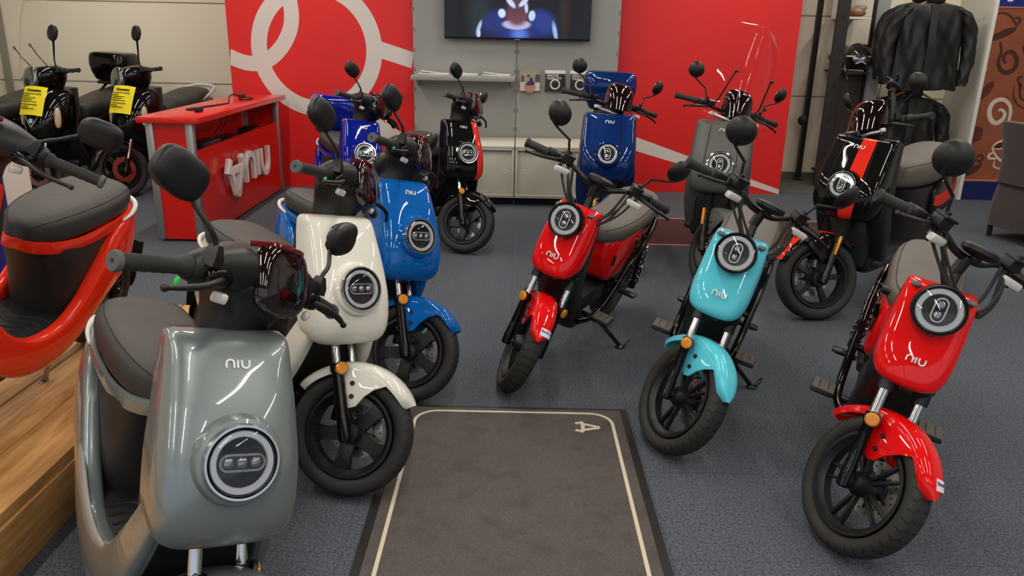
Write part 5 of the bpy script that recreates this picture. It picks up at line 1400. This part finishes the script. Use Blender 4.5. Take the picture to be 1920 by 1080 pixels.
# ------------------------------------------------------------------ doormat
t = thing('doormat', 'large grey brown doormat with cream border line and letter', 'mat', (.015, 1.4, 0)); T0 = t.location
x0, x1, y0, y1 = -.455, .492, -.1, 2.985
b = bx(x0, x1, y0, y1, 0, .006, .002); obj('mat_edge', lp(b), 'mat_rubber', t)
b = bx(x0 + .03, x1 - .03, y0 + .03, y1 - .02, .003, .010, .002); obj('mat_pile', lp(b), 'mat_pile', t)
b = MB(); lx0, lx1, ly0, ly1, rr = -.382, .418, .0, 2.93, .09
b.ribbon(arc2(lx1 - rr, ly1 - rr, rr, 0, 90, 8) + arc2(lx0 + rr, ly1 - rr, rr, 90, 180, 8) + arc2(lx0 + rr, ly0 + rr, rr, 180, 270, 8) + arc2(lx1 - rr, ly0 + rr, rr, 270, 360, 8), .0065, .0016, Matrix.Translation((0, 0, .0098)), closed=True)
obj('border_line', lp(b), 'mat_cream', t)
b = MB(); MA = Matrix.Translation((.318, 2.812, .0098)) @ Matrix.Rotation(radians(-92), 4, 'Z')
for i_, q in enumerate(a_strokes(.075)): b.ribbon(q, .0075, .0016 + .0003 * i_, MA)
obj('mat_letter', lp(b), 'mat_cream', t)

# ------------------------------------------------------------------ wooden platform of planks
t = thing('wooden_platform', 'low wooden plank platform under the orange red scooter', 'platform', (-2.3, 1.4, 0)); T0 = t.location
xe = -1.40
for k in range(9):
    b = bx(xe - .004 - .205 * (k + 1), xe - .004 - .205 * k - .007, -1.2, 3.62, .16, .205, .004); obj('deck_plank', lp(b), 'plank_wood', t)
b = bx(xe - .045, xe, -1.2, 3.62, .0, .17, .003); obj('side_board', lp(b), 'plank_wood', t)
b = bx(xe - 1.85, xe, 3.60, 3.645, .0, .17, .003); obj('side_board', lp(b), 'plank_wood', t)
for y in (-.9, .4, 1.7, 3.0): obj('joist', lp(bx(xe - 1.8, xe - .05, y, y + .06, 0, .16)), 'plank_wood', t)

# ------------------------------------------------------------------ banner stand at the left
t = thing('banner_stand', 'white and navy upright banner board behind the orange red scooter', 'banner', (-3.05, 4.25, 0)); T0 = t.location
obj('board', lp(bx(-3.5, -2.66, 4.24, 4.262, .06, .86, .003)), 'banner_white', t)
obj('board_print', lp(bx(-3.5, -2.80, 4.236, 4.242, .10, .86)), 'banner_blue', t)
b = MB()
for x in (-3.4, -2.85): b.box((x, 4.25, .03), (.04, .40, .02), .004); b.box((x, 4.25, .06), (.03, .03, .06), .003)
obj('foot', lp(b), 'aluminium', t)

# ------------------------------------------------------------------ clothes corner at the right
b = MB(); b.prism([(0, 0), (.036, 0), (.036 + .26, 1.1), (.26, 1.1)], 2.5, Matrix.Translation((4.46, 7.80, 0)))
o = obj('partition_panel', b, 'wall_white'); tag(o, 'white upright partition panel between the jackets and the coffee mural', 'partition')
t = thing('rack_post', 'slim black steel post standing on a foot against the cream wall', 'post', (3.16, 8.70, .012)); T0 = t.location
b = bx(3.135, 3.185, 8.68, 8.73, .05, 2.6); b.cur = 1
for k in range(60): bx(3.152, 3.168, 8.6795, 8.69, .12 + k * .04, .14 + k * .04, mb=b)
obj('post', lp(b), ['upright_black', 'cabinet_dark'], t)
b = MB(); b.tube([(3.16, 8.70, .012), (3.16, 8.70, .06)], .012, 10); b.box((3.16, 8.70, .018), (.09, .09, .012), .003); obj('foot', lp(b), 'upright_black', t)
b = MB(); b.lathe([(.002, .0), (.05, .0), (.055, .012), (.04, .022), (.002, .024)], at((3.12, 8.66, .67), (-.3, -.95, 0)), 20); obj('knob', lp(b), 'upright_black', t)
t = thing('shelf_rack', 'brown steel shelf rack holding helmets and a plastic bag', 'rack', (3.45, 8.55, .012)); T0 = t.location
b = bx(3.205, 3.325, 8.32, 8.36, .012, 2.6); b.cur = 1
for z in (.35, .7, 1.05, 1.4, 1.72, 2.1):
    for x in (3.25, 3.28): bx(x - .006, x + .006, 8.318, 8.33, z - .02, z + .02, mb=b)
obj('upright', lp(b), ['upright_brown', 'cabinet_dark'], t)
obj('upright', lp(bx(3.565, 3.59, 8.32, 8.36, .012, 2.6)), 'upright_black', t)
for z, mk in ((.12, 'upright_brown'), (1.18, 'upright_brown'), (1.71, 'wall_white')):
    obj('shelf_board', lp(bx(3.33, 3.56, 8.20 if z == 1.18 else 8.34, 8.80, z, z + .022)), mk, t)
obj('rack_front', lp(bx(3.33, 3.56, 8.34, 8.36, .14, 1.18)), 'upright_brown', t)
obj('rack_back', lp(bx(3.325, 3.57, 8.80, 8.81, 1.20, 2.6)), 'wall_white', t)
obj('side_panel', lp(bx(3.59, 3.73, 8.34, 8.365, .012, 2.6)), 'grey_board', t)
# helmets
def helmet(label, loc, rz, shell, trim, r=.148):
    t = thing('helmet', label, 'helmet', loc, rz, 'helmets on the rack shelf')
    b = MB(); secs = []; N = 36
    for i in range(15):
        a = radians(-52 + 142 * i / 14); L = []
        for k in range(N):
            q = 2 * pi * k / N; fx = cos(q); rr = r * cos(a) if a > -1.5 else 0
            z = r * 1.02 * sin(a)
            if fx > .45 and a < .12: z = max(z, r * (.02 + .16 * (1 - fx)) )   # open face
            L.append(V((rr * 1.1 * fx, rr * .96 * sin(q), z)))
        secs.append(L)
    b.loft(secs, cap=False); inn = MB(); inn.loft([[p * .93 for p in q] for q in secs], cap=False)
    obj('shell', b, shell, t); obj('lining', inn, 'chair_grey', t)
    b = MB(); b.tube([(r * 1.02 * cos(a_) * 1.06, r * .97 * sin(a_), r * .10 + .0 * a_) for a_ in [radians(-62 + 124 * k / 16) for k in range(17)]], .008, 8); obj('edge_trim', b, trim, t)
    for s in (-1, 1):
        b = MB(); b.lathe([(.002, .012), (.02, .011), (.028, .004), (.028, -.004)], at((r * .1, s * r * .95, r * .05), (0, s, .05)), 20); obj('side_badge', b, 'helmet_red', t)
    b = MB(); b.tube([(.02, -r * .85, -r * .5), (.04, -r * .7, -r * .95), (.045, -r * .55, -r * 1.45)], .007, 6, sm=5); obj('chin_strap', b, 'strap_cream', t)
    return t
h1 = helmet('shiny dark open face helmet with goggles and a dangling strap, front of the rack shelf', (3.49, 8.37, 1.335), radians(-100), 'helmet_dark', 'rail_silver')
b = MB(); b.ell((.155, 0, -.01), (.02, .085, .04), e=.8); obj('goggles', b, 'lamp_lens', h1)
b = MB(); b.tube([(.172, -.05, -.055), (.18, -.02, -.04), (.182, 0, -.028), (.18, .02, -.04), (.172, .05, -.055)], .006, 8, sm=4); obj('goggle_frame', b, 'letter_white', h1)
b = MB(); b.ell((.135, 0, .055), (.012, .04, .012)); obj('front_emblem', b, 'rail_silver', h1)
helmet('plain grey helmet half hidden behind the shiny dark one', (3.43, 8.62, 1.325), radians(-120), 'helmet_grey', 'black_satin', .13)
b = MB(); b.ell((3.46, 8.55, 1.79), (.09, .14, .05), e=.9); b.ell((3.49, 8.50, 1.82), (.06, .1, .03), e=.9); b2 = MB(); b2.ell((3.46, 8.55, 1.768), (.095, .15, .034), e=.8)
t = thing('plastic_bag', 'clear plastic bag with brown goods on the upper white shelf', 'bag', (3.46, 8.55, 1.732)); T0 = t.location
obj('bag', lp(b), 'bag_plastic', t); obj('contents', lp(b2), 'bag_brown', t)

# jackets on hangers
def jacket(name, label, loc, rz, w_, h_, key, dx=0.0, sleeve=1.0, open_=False, seed=1, hang=True, lean=0):
    t = thing(name, label, 'jacket', loc, rz, 'black jackets on the clothes rails')
    rnd = random.Random(seed); ph = [rnd.uniform(0, 6.3) for _ in range(6)]
    b = MB(); secs = []; N = 84
    prof = [(0, .10, .05), (-.03, .20, .06), (-.06, .62, .075), (-.09, .86, .085), (-.14, .96, .10), (-.25, .96, .115), (-.45, .95, .12), (-.7, .98, .125), (-.9, 1.03, .13), (-1.0, 1.05, .13)]
    for f, ww, dd in cr(prof, 6):
        L = []
        for k in range(N):
            a = 2 * pi * k / N
            fold = (.013 * sin(a * 7 + ph[0] + 4 * f) + .006 * sin(a * 13 + ph[1] - 9 * f) + .018 * sin(a * 4 + ph[2] + 9 * f) + .006 * sin(a * 9 + 17 * f)) * min(1, -f * 3)
            rx, ry = w_ / 2 * ww, .55 * dd * w_ / .6
            L.append(V((rx * sgnpow(cos(a), .75), (ry + fold * 1.5) * sgnpow(sin(a), .8) + fold * .4, f * h_ + .012 * sin(a * 3 + ph[3]) * (-f))))
        secs.append(L)
    b.loft(secs); obj('torso', b, key, t, 60)
    for s in (-1, 1):
        c = MB(); secs = []
        P_ = cr([(s * w_ * .30, 0, -.085 * h_, .03), (s * w_ * .40, 0, -.115 * h_, .066), (s * w_ * .52, .01, -.22 * h_, .092), (s * w_ * .60, .005, -.45 * h_, .082), (s * w_ * .61, -.015, -.66 * h_, .075), (s * w_ * .585, -.03, -.86 * h_ * sleeve, .065), (s * w_ * .57, -.035, -.95 * h_ * sleeve, .058)], 5)
        for i, (x, y, z, r) in enumerate(P_):
            L = []
            for k in range(22):
                a = 2 * pi * k / 22; wr = 1 + .10 * sin(a * 3 + i * .9 + ph[4]) + .07 * sin(a * 5 - i * 1.3 + ph[5])
                L.append(V((x + r * .8 * wr * cos(a), y + r * .85 * wr * sin(a), z)))
            secs.append(L)
        c.loft(secs); obj('sleeve', c, key, t, 60)
    c = MB(); c.lathe([(.062, -.02), (.075, .0), (.078, .035), (.07, .05), (.064, .03)], Matrix.Translation((0, .0, -.015)) @ Matrix.Diagonal((1.15, .8, 1, 1)), 24); obj('collar', c, key, t)
    c = MB(); 
    fl = [(-.02, -(.06 + .10 * min(1, (-z) * 2)) * w_ / .6 * .62 - .02, z * h_) for z in [-.06 - .92 * k / 12 for k in range(13)]]
    c.loft([[V((x - .032, y - .003, z)), V((x + .032, y - .003, z)), V((x + .032, y + .012, z)), V((x - .032, y + .012, z))] for x, y, z in fl]); obj('front_flap', c, key, t)
    return t
def hanger(label, loc, rz, w_, key='hanger_wood'):
    t = thing('coat_hanger', label, 'hanger', loc, rz, 'coat hangers')
    b = MB(); b.tube([(-w_ / 2, 0, -.075), (-w_ * .3, 0, -.03), (-.04, 0, .008), (0, 0, .014), (.04, 0, .008), (w_ * .3, 0, -.03), (w_ / 2, 0, -.075)], [.009, .012, .013, .014, .013, .012, .009], 10, sm=4); obj('shoulder_bar', b, key, t)
    h = MB(); h.tube([(0, 0, .01), (0, 0, .07), (.015, 0, .095), (.0, 0, .12), (-.022, 0, .105), (-.024, 0, .09)], .0028, 8, sm=4); obj('hook', h, 'chrome', t)
    return t
b = MB(); b.tube([(3.97, 8.9, 2.005), (3.97, 7.92, 2.005)], .011, 12); b.lathe([(.002, 0), (.03, 0), (.03, .012), (.012, .014)], at((3.97, 8.9, 2.005), (0, -1, 0)), 16); o = obj('jacket_rail', b, 'chrome'); tag(o, 'upper chrome wall arm above the large jacket', 'rail', 'chrome wall arms for jackets')
b = MB(); b.tube([(4.02, 8.9, 1.135), (4.02, 8.10, 1.135)], .011, 12); b.lathe([(.002, 0), (.03, 0), (.03, .012), (.012, .014)], at((4.02, 8.9, 1.135), (0, -1, 0)), 16); o = obj('jacket_rail', b, 'chrome'); tag(o, 'lower chrome wall arm under the large jacket', 'rail', 'chrome wall arms for jackets')
jacket('rain_jacket', 'large black rain jacket hanging in front on the upper arm', (3.97, 7.94, 1.89), radians(-5), .62, .83, 'jacket_black', seed=3)
hanger('hanger inside the large front rain jacket', (3.97, 7.95, 1.87), radians(-5), .44)
jacket('rain_jacket', 'dark jacket hanging at the left behind the large rain jacket', (3.95, 8.19, 1.90), radians(9), .60, .80, 'jacket_navy', seed=8)
hanger('hanger inside the jacket behind the large rain jacket', (3.95, 8.20, 1.88), radians(12), .40)
jacket('rain_jacket', 'black jacket on the lower arm under an orange wooden hanger', (4.04, 8.20, 1.0), radians(-8), .56, .76, 'jacket_black', seed=5)
hanger('orange wooden hanger on the lower arm holding the lower jacket', (4.02, 8.20, 1.022), radians(-8), .42)
jacket('rain_jacket', 'dark jacket behind the lower jacket, mostly hidden by the scooter', (3.98, 8.45, .99), radians(8), .52, .74, 'jacket_navy', seed=11)
# coffee mural wall
YM = 7.82
struct('wall_mural', bx(4.50, 7.1, YM, YM + .1, 0, CEIL), 'mural_brown')
struct('baseboard_mural', bx(4.50, 7.1, YM - .012, YM, 0, .19), 'mural_skirt')
b = bx(4.50, 7.1, YM - .014, YM, .19, .205); struct('trim_3', b, 'mural_orange', 'orange line above the blue skirting')
b = bx(4.50, 7.1, YM - .006, YM, 1.83, 2.3); b.cur = 1; bx(4.50, 7.1, YM - .008, YM, 1.825, 1.834, mb=b)
t = thing('mural_sign', 'blue sign band with a large white letter above the coffee mural', 'sign', (5.8, YM, 1.83)); T0 = t.location
obj('band', lp(b), ['mural_blue', 'mural_orange'], t)
q = px2(1905, 6, YM); tx = text_obj('letter', 'K', .40, at((q.x + .02, YM - .0065, q.z + .14), (0, -1, 0)), 'letter_white', None, .001, 1.0, 'CENTER', .006)
tx.data.transform(Matrix.Translation(-T0)); tx.parent = t
t = thing('coffee_mural', 'brown wall picture of coffee cups, beans and steam swirls', 'mural', (5.5, YM, .3)); T0 = t.location
MWm = at((0, YM, 0), (0, -1, 0))
def mz(px, py): v = px2(1780 + px / 3.0, py / 3.0, YM); return (v.x, v.z)
b = MB(); E_ = .0012
NB_ = [0]
def rb(pts, w_, c, sm=6): NB_[0] += 1; b.cur = c; q = cr([mz(*p) for p in pts], sm); n_ = len(q); b.ribbon(q, [w_ * (.45 + .55 * sin(pi * min(1, max(0, i / (n_ - 1))))) for i in range(n_)] , E_ * (1.2 + .07 * NB_[0]), MWm)
def blobp(pts, c): b.cur = c; b.prism([mz(*p) for p in pts], E_ * (1 + .3 * c), MWm)
rb([(285, 235), (292, 290), (275, 350), (290, 395), (325, 408), (365, 385), (378, 335), (355, 293), (318, 300), (303, 332), (320, 355)], .022, 0)
rb([(325, 700), (342, 640), (338, 590), (300, 560), (250, 575), (225, 625), (235, 675), (265, 692), (300, 670), (312, 640), (295, 618), (276, 622)], .022, 1)
rb([(335, 690), (348, 630), (335, 575), (300, 562)], .010, 1)
blobp([(228, 232), (250, 195), (320, 160), (378, 152), (375, 172), (330, 200), (270, 225)], 0)
rb([(268, 80), (300, 72), (345, 92), (375, 140), (378, 155)], .010, 0); rb([(362, 108), (385, 98), (398, 112), (390, 130), (372, 135)], .012, 0)
blobp([(165, 565), (185, 500), (215, 468), (250, 455), (252, 480), (225, 525), (190, 555)], 2); rb([(170, 560), (205, 510), (250, 460)], .006, 0)
blobp([(105, 810), (118, 735), (150, 708), (182, 715), (190, 745), (175, 785), (140, 800)], 2); rb([(118, 735), (150, 742), (180, 725), (188, 745)], .008, 0); rb([(105, 808), (125, 770), (165, 720)], .006, 0)
blobp([(80, 985), (100, 955), (150, 930), (182, 920), (175, 945), (135, 975), (105, 990)], 0)
rb([(92, 872), (125, 885), (160, 905), (182, 922)], .009, 0); rb([(150, 888), (170, 872), (188, 880), (182, 900), (165, 905)], .010, 0)
rb([(240, 832), (255, 865), (285, 900), (330, 915), (400, 905), (440, 860), (455, 800)], .014, 1); rb([(240, 832), (265, 805), (320, 785), (400, 770), (455, 795)], .011, 1); rb([(240, 832), (280, 838), (350, 815), (420, 800), (455, 798)], .007, 1)
blobp([(246, 830), (275, 808), (340, 788), (400, 780), (420, 795), (340, 815), (280, 834)], 0)
rb([(252, 858), (225, 868), (222, 888), (250, 892), (275, 885)], .013, 1); rb([(255, 905), (250, 935), (290, 950), (360, 952)], .008, 1)
rb([(395, 470), (385, 450), (392, 435), (412, 435)], .012, 0); rb([(408, 500), (395, 470), (400, 545), (430, 570)], .010, 0); rb([(362, 480), (360, 540), (385, 590), (425, 610)], .007, 0)
blobp([(415, 300), (408, 270), (418, 250), (440, 260), (440, 305)], 0)
blobp([(208, 400), (213, 365), (216, 340), (206, 350), (198, 400)], 1)
obj('mural_art', lp(b), ['mural_dark', 'mural_white', 'mural_bean'], t)

# brown chair at the right edge, back towards the camera
t = thing('dining_chair', 'dark brown fabric chair at the right edge before the coffee mural', 'chair', (4.23, 6.15, 0), radians(12))
b = MB(); secs = []
for z, x0, x1, y0, y1 in cr([(.10, -.33, .27, -.22, .26), (.30, -.32, .27, -.21, .26), (.50, -.27, .26, -.19, .25), (.52, -.26, .26, -.18, .22)], 3):
    secs.append([V(((x0 + x1) / 2 + (x1 - x0) / 2 * sgnpow(cos(2 * pi * k / 32), .35), (y0 + y1) / 2 + (y1 - y0) / 2 * sgnpow(sin(2 * pi * k / 32), .35), z)) for k in range(32)])
b.loft(secs); obj('seat', b, 'chair_fabric', t)
b = MB(); secs = []
for z, x, w_, d in cr([(.45, -.27, .22, .05), (.60, -.265, .22, .05), (.75, -.285, .225, .05), (.88, -.32, .23, .05), (.92, -.335, .22, .045), (.93, -.337, .19, .03)], 4):
    secs.append([V((x + d * sgnpow(cos(2 * pi * k / 32), .5), w_ * sgnpow(sin(2 * pi * k / 32), .4), z)) for k in range(32)])
b.loft(secs); obj('backrest', b, 'chair_fabric', t)
for x in (-.28, .24):
    for y in (-.18, .20): b = MB(); b.tube([(x, y, 0), (x, y, .12)], [.018, .022], 10); obj('leg', b, 'upright_black', t)
# grey chair back at the far left edge
t = thing('office_chair', 'dark grey rounded chair back at the far left edge by the wall', 'chair', (-5.66, 8.15, 0), radians(225))
b = MB(); b.ell((0, 0, .52), (.25, .24, .05), e=.8); obj('seat', b, 'chair_grey', t)
b = MB(); b.ell((0, 0, 0), (.24, .27, .045), Matrix.Translation((-.22, 0, .98)) @ Matrix.Rotation(radians(82), 4, 'Y'), e=.75); b.tube([(-.05, 0, .50), (-.24, 0, .52), (-.27, 0, .9)], .02, 8, sm=4); obj('backrest', b, 'chair_grey', t)
b = MB(); b.tube([(0, 0, .06), (0, 0, .48)], .025, 12)
for k in range(5): a = 2 * pi * k / 5; b.tube([(0, 0, .10), (.26 * cos(a), .26 * sin(a), .05)], .016, 8); b.ell((.27 * cos(a), .27 * sin(a), .026), (.026, .026, .026))
obj('swivel_base', b, 'upright_black', t)
# keys hanging from the two nearer mopeds
def key(root, label, p):
    t = thing('key_ring', label, 'keys', (0, 0, 0), 0, 'keys hanging from the mopeds'); t.matrix_world = Matrix.Translation(root.matrix_world @ V(p))
    b = MB(); b.tube([(.0, .014 * cos(2 * pi * k / 12), .014 * sin(2 * pi * k / 12) - .014) for k in range(13)], .0016, 6); b.tube([(0, 0, -.028), (0, .002, -.05)], .003, 6); obj('ring', b, 'chrome', t)
    b = MB(); b.box((0, .002, -.08), (.014, .026, .06), .006); obj('fob', b, 'black_gloss', t)
key(ucyan, 'key ring hanging at the side of the turquoise moped', (-.05, -.142, .645)); key(ured2, 'key ring hanging at the side of the nearest red moped', (-.05, -.142, .645))
for mdl, rt in ((MU, ucyan), (MU, ured2)):
    b = MB(); b.tube([(-.05, -.11, .65), (-.05, -.14, .65)], .016, 12); part(rt, 'ignition_lock', b, 'black_satin')
